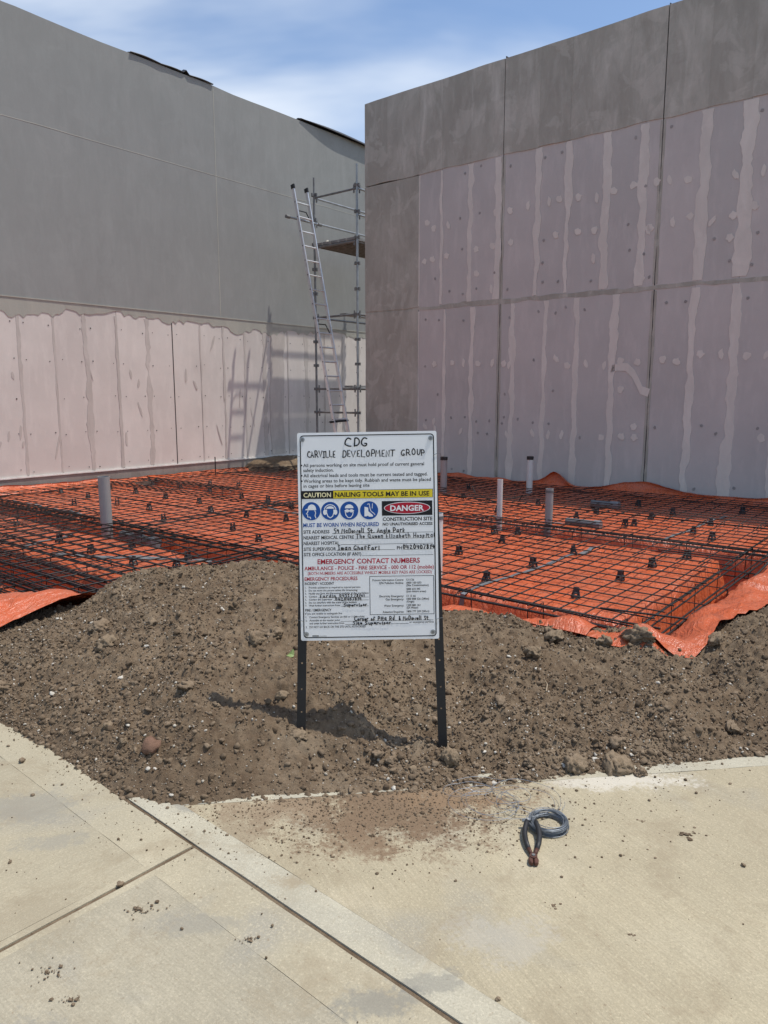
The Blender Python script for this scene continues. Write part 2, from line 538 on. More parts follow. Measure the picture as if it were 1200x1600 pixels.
def rect_d(u, v):
    """distance outside the excavated footprint (negative inside)"""
    d = np.full(np.shape(u), 99.0)
    for (a, b, c, e) in RECTS:
        dx = np.maximum(np.maximum(a - u, u - b), 0); dy = np.maximum(np.maximum(c - v, v - e), 0)
        ins = np.maximum(np.maximum(a - u, u - b), np.maximum(c - v, v - e))
        dd = np.where(ins < 0, ins, np.hypot(dx, dy))
        d = np.minimum(d, dd)
    return d


def mound(x, y, detail=True):
    yf, yc, zc = np.interp(x, FX, FY), np.interp(x, CX, CY), np.interp(x, CX, CZ)
    # soften the table's corners
    yf = (yf + np.interp(x - 0.12, FX, FY) + np.interp(x + 0.12, FX, FY)) / 3 + 0.05 * fbm(x, y * 0 + 1.0, 3.0, 3, 1)
    yc = (yc + np.interp(x - 0.1, CX, CY) + np.interp(x + 0.1, CX, CY)) / 3
    s = (y - yf) / np.maximum(yc - yf, 0.3)
    up = np.sin(np.clip(s, 0, 1) * math.pi / 2) ** 0.9
    back = np.clip(y - yc, 0, 9)
    z = np.where(s < 1, zc * up, zc - 0.34 * back * sstep(0, 0.25, back))
    z = np.maximum(z, np.where(s < 0, -0.035 + 0.0 * s, 0.0 + 0 * s))
    z = np.where(s < 0, -0.004 + 0.16 * np.maximum(s, -0.3) * 0.4, z)
    if detail:
        k = sstep(-0.02, 0.12, s)
        z = z + k * (0.095 * fbm(x, y, 2.2, 3, 2) + 0.034 * fbm(x, y, 7, 3, 4, 0.6))
        cl = fbm(x, y, 26, 3, 5, 0.6)
        z = z + (0.3 + 0.7 * k) * (0.034 * np.abs(cl) + 0.017 * fbm(x, y, 44, 2, 6, .7)) * sstep(-0.12, 0.02, s)
        # footprints and hollows around the posts
        for (px, py, pr, pd) in ((-0.10, 3.02, 0.30, 0.035), (-0.37, 3.03, 0.17, 0.03), (-0.9, 3.7, 0.22, 0.02), (1.25, 3.75, 0.25, 0.05), (-0.62, 3.75, 0.16, 0.03)):
            q = np.hypot((x - px), (y - py) * 1.6) / pr
            z = z - pd * np.exp(-q * q * 2) * k
    return z


def soil_z(x, y):
    u, v = UV(x, y)
    d = rect_d(u, v)
    z = mound(x, y)
    return np.where(d < 0.02, z - 0.85 * sstep(0.02, -0.10, d), z)


# ------------------------------------------------------------------ ground, paths
def nonuni(c0, c1, step, far):
    inner = list(np.arange(c0, c1 + 1e-6, step))
    out = [c0 - s for s in (250, 90, 30, 10, 3, 1)] + inner + [c1 + s for s in (1, 3, 10, 30, 90, 250)]
    return np.array(out)


gu, gv = nonuni(-6, 16, 0.2, 300), nonuni(-12, 16, 0.2, 300)
GU, GV = np.meshgrid(gu, gv, indexing='ij')
gd = rect_d(GU, GV)
gx, gy = GU * CA - GV * SA, GU * SA + GV * CA
GZ = np.where(gd < 0.12, -0.95, -0.03 + 0.02 * fbm(GU, GV, 1.1, 3, 2))
GZ = np.where((gx > -4.3) & (gx < 4.3) & (gy > 2.2) & (gy < 7.3), np.minimum(GZ, -0.14), GZ)
GZ = np.where((GU < 1.75) & (gy < 8), -0.16, GZ)
GZ = np.where((gy < 3.6) & (GU < 9), -0.16, GZ)
nu, nv = GU.shape
idx = np.arange(nu * nv).reshape(nu, nv)
F = np.stack([idx[:-1, :-1], idx[1:, :-1], idx[1:, 1:], idx[:-1, 1:]], -1).reshape(-1, 4)
tag(link('ground', np_mesh('ground', np.stack([gx.ravel(), gy.ravel(), GZ.ravel()], -1), F, MT['soil'])), kind='structure')

# fine soil of the spoil heap
sx = np.arange(-4.0, 3.9, 0.0105); sy = np.arange(2.40, 6.9, 0.0105)
X, Y = np.meshgrid(sx, sy, indexing='ij')
Z = soil_z(X, Y)
sd = rect_d(*UV(X, Y))
keep = (sd > -0.12)
yf_ = np.interp(X, FX, FY)
keep &= (Y > yf_ - 0.35) & (Y < np.interp(X, CX, CY) + 2.6)
nx, ny = X.shape
idx = np.arange(nx * ny).reshape(nx, ny)
kc = keep[:-1, :-1] & keep[1:, :-1] & keep[1:, 1:] & keep[:-1, 1:]
F = np.stack([idx[:-1, :-1], idx[1:, :-1], idx[1:, 1:], idx[:-1, 1:]], -1)[kc]
used = np.unique(F); remap = np.zeros(nx * ny, dtype=np.int64); remap[used] = np.arange(len(used))
tag(link('soil_mound', np_mesh('soil_mound', np.stack([X.ravel(), Y.ravel(), Z.ravel()], -1)[used], remap[F], MT['soil'])), kind='structure')


# concrete: poured slabs with recessed joints; each slab and each trowelled edge band is a piece of its own
TW = R(2.1)
def tw(p, s=1):                              # the paving is turned two degrees against the wall grid
    du, dv = p[0] - 1.44, p[1] - 2.03
    c, q = math.cos(TW * s), math.sin(TW * s)
    return (1.44 + du * c + dv * q, 2.03 - du * q + dv * c)


def slab_piece(name, poly, top, mat, parent, wob=0.0, bevel=0.0):
    """poly in site grid; edges subdivided and slightly uneven"""
    pts = []
    n = len(poly)
    for i in range(n):
        a, b = np.array(poly[i]), np.array(poly[(i + 1) % n])
        L = np.hypot(*(b - a)); k = max(1, int(L / 0.07)) if wob else 1
        nrm = np.array([-(b - a)[1], (b - a)[0]]) / max(L, 1e-6)
        for j in range(k):
            p = a + (b - a) * j / k
            w = 0 if j == 0 else wob * float(fbm(p[0] + 3.1 * i, p[1], 4, 3, 2)) * 2
            p = p + nrm * w
            pts.append(W(*tw(p))[:2])
    mb = MB().prism(pts, -0.12, top)
    o = mb.obj(name, mat, parent, bevel=bevel)
    return o


path = empty('footpath', W(1.44, 2.0)); path['kind'] = 'structure'
path.location = (0, 0, 0)
J = 0.007
BW = 0.175
slab_piece('path_slab', [(-3.0, 2.03 + J + 0.028), (1.44 - J - BW, 2.03 + J + 0.028), (1.44 - J - BW, 6.8), (-3.0, 6.8)], 0.0, MT['path'], path)
slab_piece('edge_band', [(1.44 - J - BW, 2.03 + J), (1.44 - J, 2.03 + J), (1.44 - J, 6.8), (1.44 - J - BW, 6.8)], 0.0, MT['band'], path, 0.0024)
slab_piece('edge_band', [(-3.0, 2.03 + J), (1.44 - J - BW, 2.03 + J), (1.44 - J - BW, 2.03 + J + .028), (-3.0, 2.03 + J + .028)], 0.0, MT['band'], path, 0.0012)
slab_piece('path_slab', [(-3.0, -4.0), (1.44 - J - BW, -4.0), (1.44 - J - BW, 2.03 - J - .028), (-3.0, 2.03 - J - .028)], -0.002, MT['path_b'], path)
slab_piece('edge_band', [(1.44 - J - BW, -4.0), (1.44 - J, -4.0), (1.44 - J, 2.03 - J), (1.44 - J - BW, 2.03 - J)], -0.002, MT['band'], path, 0.0024)
slab_piece('edge_band', [(-3.0, 2.03 - J - .028), (1.44 - J - BW, 2.03 - J - .028), (1.44 - J - BW, 2.03 - J), (-3.0, 2.03 - J)], -0.002, MT['band'], path, 0.0012)
slab_piece('path_slab', [(-3.0, 6.82), (1.44 - J, 6.82), (1.44 - J, 12), (-3.0, 12)], -0.001, MT['path'], path)

drive = empty('driveway', (0, 0, 0)); drive['kind'] = 'structure'
DW = 0.115
e0, e1 = np.array(tw(UV(-1.015, 2.71), -1)), np.array(tw(UV(1.70, 3.06), -1))
ed = (e1 - e0) / np.hypot(*(e1 - e0)); en = np.array([ed[1], -ed[0]])       # towards the camera
if np.dot(en, -e0) < 0: en = -en
far = e0 + ed * 7.5
u0 = 1.44 + J
def on_edge(off, u):                          # point on the far edge, shifted by off towards the camera, at given u
    p = e0 + en * off
    return p + ed * (u - p[0]) / ed[0]
EB = 0.085
qa, qb = on_edge(EB, u0 + DW), e0 + en * EB + ed * 7.5
slab_piece('driveway_slab', [(u0 + DW, -6.0), (9.0, -6.0), tuple(qb), tuple(qa)], 0.001, MT['drive'], drive)
slab_piece('edge_band', [(u0, -6.0), (u0 + DW, -6.0), tuple(on_edge(0.0, u0 + DW)), tuple(on_edge(0.0, u0))], 0.001, MT['band_pale'], drive, 0.002)
slab_piece('edge_band', [tuple(on_edge(EB, u0 + DW)), tuple(e0 + en * (EB) + ed * 7.5), tuple(far), tuple(on_edge(0, u0 + DW))], 0.001, MT['band_pale'], drive, 0.003)
# grit lying in the open joints
jm = MB()
def joint(a, b):
    jm.box((min(a[0], b[0]) - .004, min(a[1], b[1]) - .004, -0.07), (max(a[0], b[0]) + .004, max(a[1], b[1]) + .004, -0.005))
joint((1.44 - J, -4.0), (1.44 + J, 6.8)); joint((-3.0, 2.03 - J), (1.44 - J - .012, 2.03 + J))
jm.v = [(*W(*tw(q[:2]))[:2], q[2]) for q in jm.v]
jo = jm.obj('joint_grit', MT['soil'], path)


# ------------------------------------------------------------------ the two walls
def shape_strip(z0, z1, w, step=0.12, seed=0, rough=0.5):
    """ragged vertical strip outline in (s, z)"""
    zs = np.arange(z0, z1 + 1e-6, (z1 - z0) / max(3, round((z1 - z0) / step)))
    l = [(-w / 2 * (1 + rough * 2 * float(fbm(seed * 7.7, z, 3.0, 4, 1, 0.65))) - w * 0.18 * float(fbm(seed, z, 0.8, 2, 3)), float(z)) for z in zs]
    r = [(w / 2 * (1 + rough * 2 * float(fbm(seed * 3.1 + 50, z, 3.0, 4, 2, 0.65))) - w * 0.18 * float(fbm(seed, z, 0.8, 2, 3)), float(z)) for z in zs]
    return l, r


def strip_mesh(mb, l, r, s0, face, out):
    """extruded ragged strip on a wall: s along the wall, face = wall plane, out = proud distance (towards -)"""
    n = len(l)
    vs = [(s0 + p[0], face, p[1]) for p in l] + [(s0 + p[0], face, p[1]) for p in r] + \
         [(s0 + p[0] + .002, face - out, p[1]) for p in l] + [(s0 + p[0] - .002, face - out, p[1]) for p in r]
    fs = []
    for i in range(n - 1):
        fs += [(2 * n + i, 3 * n + i, 3 * n + i + 1, 2 * n + i + 1), (i, 2 * n + i, 2 * n + i + 1, i + 1), (n + i, n + i + 1, 3 * n + i + 1, 3 * n + i)]
    fs += [(0, n, 3 * n, 2 * n), (n - 1, 3 * n - 1, 4 * n - 1, 2 * n - 1)]
    mb.add(vs, fs)


def dab_mesh(name, mat, rx, rz, seed, n=11, t=0.003):
    rs = random.Random(seed)
    pts = []
    for k in range(n):
        a = 2 * math.pi * k / n
        q = 0.72 + 0.5 * rs.random()
        pts.append((rx * q * math.cos(a), rz * q * math.sin(a)))
    return MB().prism(pts, -t, 0.0, 'y').mesh(name, mat)


# left wall: local x along the wall (u), y into the wall (v), z up
LW = empty('left_wall', W(5.0, 12.1), ANG)
tag(LW, 'long grey rendered wall with bare pink boards along its foot, left of the scaffold', 'wall')
def lu(u): return u - 5.0
TOPL = 7.42
l_j = [-1.0, -0.4, 0.2, 0.8, 1.4, 2.0, 2.6, 3.2, 3.85, 4.45, 5.05, 5.67, 6.27, 6.83, 7.42, 8.03, 8.57, 9.2, 9.79, 10.33, 10.9, 11.55, 12.13, 12.75, 13.35, 13.95, 14.55, 15.15, 15.75, 16.4]
for i in range(len(l_j) - 1):
    g = 0.003
    dy = random.uniform(-0.002, 0.002)
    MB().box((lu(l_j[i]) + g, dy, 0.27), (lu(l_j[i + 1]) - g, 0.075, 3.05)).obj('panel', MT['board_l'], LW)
MB().box((lu(-1.0), 0.08, -0.3), (lu(16.4), 0.30, TOPL - 0.02)).obj('core', MT['footing'], LW)
for i, j in enumerate(l_j[1:-1]):
    if abs(j - 8.57) < .01: continue
    l, r = shape_strip(0.29, 2.96, random.choice([0.03, 0.04, 0.05, 0.10]), 0.05, i + 3, 0.6)
    mb = MB(); strip_mesh(mb, l, r, lu(j) + random.uniform(-.02, .02), -0.002, 0.003)
    mb.obj('joint_filler', MT['filler_grey'], LW)
l, r = shape_strip(0.3, 2.95, 0.40, 0.10, 77, 0.12)
mb = MB(); strip_mesh(mb, l, r, lu(11.22), -0.0045, 0.003); mb.obj('filler_coat', MT['filler_grey'], LW)
# control joint at 8.57
MB().box((lu(8.57) - .008, -0.006, 0.27), (lu(8.57) + .008, -0.002, 3.02)).obj('control_joint', MT['screw'], LW)
# render panels above, with beads between them
vj = [-1.0, 3.2, 9.73, 16.4]
for a, b in zip(vj[:-1], vj[1:]):
    for z0, z1 in ((3.13, 5.80), (5.804, TOPL)):
        o = MB()
        n = max(4, int((b - a) / 0.45))
        if z1 == TOPL:   # uneven top edge
            poly = [(lu(a) + .002, z0), (lu(b) - .002, z0)] + [(lu(b) - .002 - (b - a - .004) * k / n, TOPL + 0.03 * float(fbm(b - (b - a) * k / n, 2.0, 0.9, 3, 2))) for k in range(n + 1)]
        else:
            poly = [(lu(a) + .002, z0), (lu(b) - .002, z0), (lu(b) - .002, z1), (lu(a) + .002, z1)]
        o.prism(poly, -0.012, 0.075, 'y').obj('render_panel', MT['render_l'], LW)
bp = [(lu(-1.0) + 0.3 * k, -0.0095, 5.802 + 0.012 * float(fbm(k * 0.3, 1, 1.2, 2, 4))) for k in range(58)]
MB().tube(bp, 0.006, 5).obj('joint_bead', MT['render_edge'], LW)
MB().box((lu(9.73) - .007, -0.0145, 3.14), (lu(9.73) + .007, -0.0125, TOPL - .05)).obj('joint_bead', MT['render_edge'], LW)
# starter bead and ragged lower edge of the render
MB().box((lu(-1.0), -0.022, 3.110), (lu(16.4), 0.06, 3.128)).obj('starter_bead', MT['render_edge'], LW)
top, bot = [], []
for k in range(int(17.4 / 0.06) + 1):
    u = -1.0 + 0.06 * k
    d = 0.16 + 0.16 * float(fbm(u, 5.0, 0.55, 2, 3)) + 0.10 * float(fbm(u, 3.0, 2.2, 4, 5, 0.6)) + 0.05 * (int(vnoise(np.array(u), np.array(9.), 3.1, 6) * 20) % 3 == 0)
    if u < 6.3: d += 0.13 * (1 - abs(u - 5.7) / 1.2 if abs(u - 5.7) < 1.2 else 0)
    top.append((lu(u), 3.112)); bot.append((lu(u), 3.108 - max(0.05, d)))
n = len(top)
mb = MB()
vs = [(p[0], 0.0, p[1]) for p in top + bot] + [(p[0], -0.013, p[1]) for p in top] + [(p[0], -0.008, p[1]) for p in bot]
fs = []
for k in range(n - 1):
    fs += [(2 * n + k, 3 * n + k, 3 * n + k + 1, 2 * n + k + 1), (n + k, n + k + 1, 3 * n + k + 1, 3 * n + k)]
mb.add(vs, fs); mb.obj('ragged_render', MT['render_edge'], LW)
# fixings on the boards (far too many and small to pick apart)
sm = MB()
for j in l_j[1:-1]:
    for z in (0.36, 0.95, 1.55, 2.15, 2.72):
        for s in (-0.10, 0.10):
            if random.random() < 0.82:
                x, zz = lu(j) + s + random.uniform(-.015, .015), z + random.uniform(-.03, .03)
                r_ = random.uniform(0.008, 0.013)
                sm.add([(x + r_ * math.cos(t), -0.0065, zz + r_ * math.sin(t)) for t in [k * math.pi / 3 for k in range(6)]], [(0, 1, 2, 3, 4, 5)])
so = sm.obj('screw_heads', MT['screw'], LW); so['kind'] = 'stuff'
for i in range(26):
    w_, h_ = random.uniform(.01, .03), random.uniform(.05, .22)
    me = dab_mesh('scuff', MT['filler_grey'], w_, h_, i + 400)
    link('scuff', me, LW, (lu(random.uniform(5.2, 11.5)), -0.003, random.uniform(0.7, 2.8)), (0, random.uniform(-.4, .4), 0))
# footing strip and white edge bead at the foot
MB().box((lu(-1.0), -0.015, -0.4), (lu(16.4), 0.079, 0.246)).obj('footing', MT['footing'], LW)
MB().box((lu(-1.0), -0.03, 0.247), (lu(16.4), 0.075, 0.268)).obj('base_bead', MT['bead'], LW)
# black roofing felt lapping over the top edge
def felt(u0, u1, prof, name='roof_felt'):
    mb = MB()
    vs, fs = [], []
    n = 26
    for k in range(n + 1):
        t = k / n
        u = u0 + (u1 - u0) * t
        lift, drop = prof(t)
        zt = TOPL + 0.035
        sec = [(0.30, zt + 0.0), (0.05, zt + lift), (-0.03 - 0.10 * drop, zt + lift * 0.9 - 0.02), (-0.04 - 0.16 * drop, zt + lift * .75 - 0.10 * drop - 0.012)]
        vs += [(lu(u), y, z) for y, z in sec]
    for k in range(n):
        for j in range(3):
            fs.append((k * 4 + j, k * 4 + j + 1, k * 4 + 5 + j, k * 4 + 4 + j))
    mb.add(vs, fs)
    o = mb.obj(name, MT['flashing'], LW)
    md = o.modifiers.new('thickness', 'SOLIDIFY'); md.thickness = 0.012
    return o
felt(7.95, 9.72, lambda t: (0.0 + 0.025 * abs(math.sin(t * 9)) + (0.07 if 0.62 < t < 0.66 else 0), 0.0))
felt(12.05, 16.3, lambda t: (0.04 + 0.025 * math.sin(t * 7), 0.5 * math.sin(min(1, t * 3) * math.pi / 2)))

# right wall: local x along the wall (v reversed), y into the wall (u), z up.  root turned so that local y = u
RW = empty('right_wall', W(11.6, 9.865), ANG - math.pi / 2)
tag(RW, 'tall wall of pinkish boards with pale filled joints, right of the scaffold', 'wall')
def rv(v): return 9.865 - v
TOPR = 7.11
lo = [9.865, 8.55, 7.95, 7.345, 6.78, 6.17, 5.9 - .3, 5.33 - .3, 4.705, 4.10, 3.50, 2.91, 2.31, 1.71, 1.1, 0.5, -0.1, -0.7, -1.3, -1.9, -2.5, -3.1]
lo = [8.55, 7.95, 7.345, 6.78, 6.52, 5.90, 5.33, 4.705, 4.10, 3.50, 2.91, 2.31, 1.71, 1.1, 0.5, -0.1, -0.7, -1.3, -1.9, -2.5, -3.1]
hi = [8.55, 8.04, 7.43, 6.78, 6.12, 5.57, 4.94, 4.36, 4.10, 3.48, 2.90, 2.31, 1.71, 1.1, 0.5, -0.1, -0.7, -1.3, -1.9, -2.5, -3.1]
MID = 3.20
TB = 5.62
GR = (6.78, 4.10, 0.5, -1.9)
GS = 100
for js, z0, z1 in ((lo, 0.075, MID - .008), (hi, MID + .008, TB)):
    for a, b in zip(js[:-1], js[1:]):
        ga = 0.009 if a in GR else 0.002; gb = 0.009 if b in GR else 0.002
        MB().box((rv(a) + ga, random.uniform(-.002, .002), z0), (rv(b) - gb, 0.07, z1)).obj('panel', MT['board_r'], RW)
MB().box((rv(9.86), 0.075, -0.4), (rv(-3.1), 0.32, TOPR - .02)).obj('core', MT['footing'], RW)
MB().box((rv(8.3), 0.02, -0.4), (rv(-3.1), 0.074, 0.07)).obj('footing', MT['footing'], RW)
# rendered end strip, two lifts, and rendered top, one bay per groove
def render_bay(a, b, z0, z1, seed, top=False):
    """cement render pulled on board by board: a 12 mm coat whose face wanders a few mm"""
    nx_, nz_ = max(3, int(abs(a - b) / 0.12)), max(3, int((z1 - z0) / 0.14))
    vs, fs = [], []
    for i in range(nx_ + 1):
        for k in range(nz_ + 1):
            x = rv(a) + (rv(b) - rv(a)) * i / nx_; z = z0 + (z1 - z0) * k / nz_
            if k == 0 and not z0 < 1: z += 0.03 * float(fbm(x, seed, 2.2, 3, 3)) + 0.02
            if k == nz_ and top: z += 0.03 * float(fbm(x, 4, 0.8, 3, 5))
            edge = min(i, nx_ - i) == 0
            y = -0.012 + (0.0015 if edge else 0) - 0.008 * float(fbm(x, z * 0.6, 1.6, 3, seed % 6))
            vs.append((x, y, z))
    m = nz_ + 1
    for i in range(nx_):
        for k in range(nz_):
            fs.append((i * m + k, (i + 1) * m + k, (i + 1) * m + k + 1, i * m + k + 1))
    o = MB().add(vs, fs).obj('render_coat', MT['render_r'], RW, smooth=True, recalc=False)
    md = o.modifiers.new('thickness', 'SOLIDIFY'); md.thickness = 0.07; md.offset = -1
    es = o.modifiers.new('crisp', 'EDGE_SPLIT'); es.split_angle = R(35)
    return o
render_bay(9.865, 8.555, -0.1, MID - .006, 11)
render_bay(9.865, 8.555, MID + .006, TB - 0.03, 12)
tops = [9.865, 9.3, 8.555, 8.04, 7.43, 6.78, 6.12, 5.57, 4.94, 4.10, 3.48, 2.90, 2.31, 1.71, 1.1, 0.5, -0.1, -0.7, -1.3, -1.9, -2.5, -3.1]
for i, (a, b) in enumerate(zip(tops[:-1], tops[1:])):
    ga = 0.008 if a in GR else 0; gb = 0.008 if b in GR else 0
    render_bay(a - ga, b + gb, TB - 0.03, TOPR, 20 + i, True)
MB().box((rv(9.86), 0.055, TOPR - .05), (rv(-3.1), 0.30, TOPR - 0.012)).obj('capping', MT['render_r'], RW)
# grooves with backing rod standing a little above the top
for v in GR:
    MB().box((rv(v) - .008, 0.012, 0.05), (rv(v) + .008, 0.074, TOPR + 0.05)).obj('groove_rod', MT['screw'], RW)
    for z0, z1 in ((0.09, MID - .05), (MID + .05, TB - .04)):
        for sg in (-1, 1):
            l, r = shape_strip(z0, z1, 0.034, 0.07, 300 + int(v * 10) + sg, 0.35)
            mb = MB(); strip_mesh(mb, l, r, rv(v) + sg * .022, -0.0022, 0.002)
            mb.obj('joint_filler', MT['render_r'], RW)
MB().box((rv(8.5), 0.02, MID - .007), (rv(-3.1), 0.06, MID + .007)).obj('groove_rod', MT['render_edge'], RW)
# thin filler run along the middle joint and edges
for z0, sd_ in ((MID, 5),):
    l, r = shape_strip(0, 12.9, 0.075, 0.11, 5, 0.5)
    mb = MB(); n = len(l)
    vs = [(rv(9.86) + q[1], -0.004, z0 + q[0]) for q in l] + [(rv(9.86) + q[1], -0.004, z0 + q[0]) for q in r]
    mb.add(vs, [(i, i + 1, n + i + 1, n + i) for i in range(n - 1)])
    o = mb.obj('joint_filler', MT['render_r'], RW)
    md = o.modifiers.new('thickness', 'SOLIDIFY'); md.thickness = 0.004
# pale ragged joints
wl_ = {8.55: .05, 7.95: .09, 7.345: .13, 6.52: .15, 5.90: .11, 5.33: .13, 4.705: .14, 3.50: .15, 2.91: .19}
wh_ = {8.55: .05, 8.04: .09, 7.43: .13, 6.86: .15, 6.12: .15, 5.57: .14, 4.94: .17, 4.36: .18, 3.48: .17, 2.90: .22}
sd_ = 100
for tab, js, z0, z1 in ((wl_, lo, 0.09, MID - .05), (wh_, hi + [6.86], MID + .05, TB - .03)):
    for v in js:
        if v in GR or v < -2.6: continue
        w_ = tab.get(v, 0.15) * 0.72
        sd_ += 1
        l, r = shape_strip(z0, z1, w_, 0.06, sd_, 0.5)
        if v not in (8.55,):          # fades to nothing near the foot
            pass
        mb = MB(); strip_mesh(mb, l, r, rv(v), -0.002, 0.003)
        mb.obj('joint_filler', MT['filler'], RW)
# dabs over the fixings: pale ones in the middle rows, small grey ones elsewhere
pale = [dab_mesh('filler_dab', MT['filler'], 0.055, 0.055, 50 + k) for k in range(6)]
pale += [dab_mesh('filler_dab', MT['filler'], 0.035, 0.075, 60 + k) for k in range(3)]
grey = [dab_mesh('fixing_dab', MT['dark_dot'], 0.022, 0.026, 70 + k, 8) for k in range(4)]
rr = random.Random(21)
for js, rows in ((lo, ((0.22, 0), (0.95, .6), (1.15, .2), (1.62, .05), (2.12, .8), (2.95, 0))), (hi, ((3.42, 0.1), (3.75, .15), (4.12, .8), (4.68, .85), (5.45, 0)))):
    for v in js:
        if v < -0.2: continue
        for z, pp in rows:
            for s in (-0.17, 0.17):
                q = rr.random()
                me = rr.choice(pale) if q < pp else (rr.choice(grey) if q < pp + 0.42 * (1 - pp) else None)
                if me is None: continue
                link(me.name.split('.')[0], me, RW, (rv(v) + s + rr.uniform(-.05, .05), -0.0025, z + rr.uniform(-.07, .07)), (0, rr.uniform(-.6, .6), 0))
# the curved smear at the fourth lower board
sp = [(0.0, 0.0), (0.12, 0.03), (0.25, 0.02), (0.36, -0.08), (0.44, -0.22), (0.5, -0.34), (0.62, -0.38)]
up = [(rv(4.70) + x, 2.0 + z + 0.06) for x, z in sp]; dn = [(rv(4.70) + x - .03, 2.0 + z - 0.06) for x, z in sp][::-1]
MB().prism(up + dn, -0.005, -0.001, 'y').obj('filler_smear', MT['filler'], RW)
# timber batten poking out behind the top corner
MB().box((rv(9.86) - 0.20, 0.36, 6.42), (rv(9.86) + 0.3, 0.42, 6.52)).obj('batten', MT['timber'], RW)

# ------------------------------------------------------------------ slab membrane
mu = np.arange(0.70, 11.60, 0.04); mv = np.arange(-3.3, 12.09, 0.04)
MU, MV = np.meshgrid(mu, mv, indexing='ij')
md_ = rect_d(MU, MV)
mx, my = MU * CA - MV * SA, MU * SA + MV * CA
dep = np.zeros_like(MU)
for (a, b, c, e) in TRENCH:
    ins = np.minimum(np.minimum(MU - a, b - MU), np.minimum(MV - c, e - MV)) + 0.02 * fbm(MU, MV, 2.5, 3, 1)
    dep = np.maximum(dep, 0.46 * sstep(0.0, 0.13, ins))
wr = 0.016 * fbm(MU, MV, 1.7, 3, 3) - 0.030 * np.abs(fbm(MU + 0.6 * MV, MV * 0.4, 2.2, 3, 2)) + 0.030 * (0.25 - np.abs(fbm(MU * .5 - 0.8 * MV, MV * .6, 2.6, 3, 6))) * (fbm(MU, MV, .7, 2, 1) > 0) + 0.006 * fbm(MU, MV, 8, 3, 5)
wr = wr - 0.035 * np.abs(fbm(MU * .9 + MV * .5, MV * .9 - MU * .3, 4.2, 2, 7)) + 0.008
wr = np.minimum(wr, 0.022)
zin = POD - dep + wr * (1 + 2.0 * (dep > 0.05))
rawm = mound(mx, my, False)
flapw = 0.22 + 0.16 * fbm(MU, MV, 0.9, 3, 4) + 0.12 * ((MU < 4.3) & (MV < 2.2) & (MV > 1.1))
fold = np.abs(fbm(MU * 1.0 + MV * 0.7, MV - MU * 0.5, 1.5, 2, 6))
fold2 = vnoise(MU * 1.3 + MV, MV * 0.35 - MU, 2.3, 4)
zout = rawm + 0.02 + 0.10 * fold + 0.03 * fbm(MU, MV, 2.2, 2, 2) + 0.05 * np.abs(fold2)
t = sstep(-0.13, 0.03, md_)
lip = sstep(0.0, 0.10, flapw - md_)
zout = rawm + 0.012 + (zout - rawm - 0.012) * (0.12 + 0.88 * lip)
mz = zin * (1 - t) + zout * t
keep = md_ < flapw
n1, n2 = MU.shape
idx = np.arange(n1 * n2).reshape(n1, n2)
kc = keep[:-1, :-1] & keep[1:, :-1] & keep[1:, 1:] & keep[:-1, 1:]
F = np.stack([idx[:-1, :-1], idx[1:, :-1], idx[1:, 1:], idx[:-1, 1:]], -1)[kc]
used = np.unique(F); remap = np.zeros(n1 * n2, dtype=np.int64); remap[used] = np.arange(len(used))
memb = link('plastic_membrane', np_mesh('plastic_membrane', np.stack([mx.ravel(), my.ravel(), mz.ravel()], -1)[used], remap[F], MT['membrane']))
tag(memb, 'orange plastic membrane lining the slab pads and trenches under the steel mesh', 'plastic sheet')


def memb_z(u, v):
    i = int(round((u - mu[0]) / 0.04)); j = int(round((v - mv[0]) / 0.04))
    return float(mz[min(max(i, 0), n1 - 1), min(max(j, 0), n2 - 1)])


# turned-up edge flaps along the walls, part of the membrane
def edge_flap(p0, p1, inward, hfun, seed):
    p0, p1, inward = np.array(p0), np.array(p1), np.array(inward)
    L = np.hypot(*(p1 - p0)); n = int(L / 0.06)
    rows = 7
    vs, fs = [], []
    for k in range(n + 1):
        s = L * k / n
        q = p0 + (p1 - p0) * k / n
        h = hfun(s)
        for j in range(rows):
            f = j / (rows - 1)
            lean = 0.20 * (1 - f) ** 1.5 + 0.06 * float(fbm(s, f * 0.7, 2.0, 3, seed)) + 0.02
            over = max(0, f - 0.75) * 0.35 * (0.6 + float(fbm(s, 3, 1.2, 2, seed + 1)))
            p = q + inward * (max(lean, 0.012) + over)
            z = 0.03 + h * f ** 0.9 + 0.03 * float(fbm(s, f, 3.0, 3, seed + 2)) - over * 0.35
            vs.append((p[0] * CA - p[1] * SA, p[0] * SA + p[1] * CA, z))
    for k in range(n):
        for j in range(rows - 1):
            fs.append((k * rows + j, (k + 1) * rows + j, (k + 1) * rows + j + 1, k * rows + j + 1))
    return MB().add(vs, fs).obj('edge_flap', MT['membrane'], memb, smooth=True)


def hump(s, c, w, h): return h * math.exp(-((s - c) / w) ** 2)
edge_flap((11.57, 9.6), (11.57, -3.2), (-1, 0), lambda s: 0.10 + hump(s, 4.05, .22, .22) + hump(s, 5.5, .5, .12) + 0.08 * float(fbm(s, 1, 0.8, 3, 2)) + hump(s, 7.6, .5, .05), 1)
edge_flap((0.8, 12.07), (10.4, 12.07), (0, -1), lambda s: 0.10 + 0.09 * float(fbm(s, 2, 0.7, 3, 3)), 3)
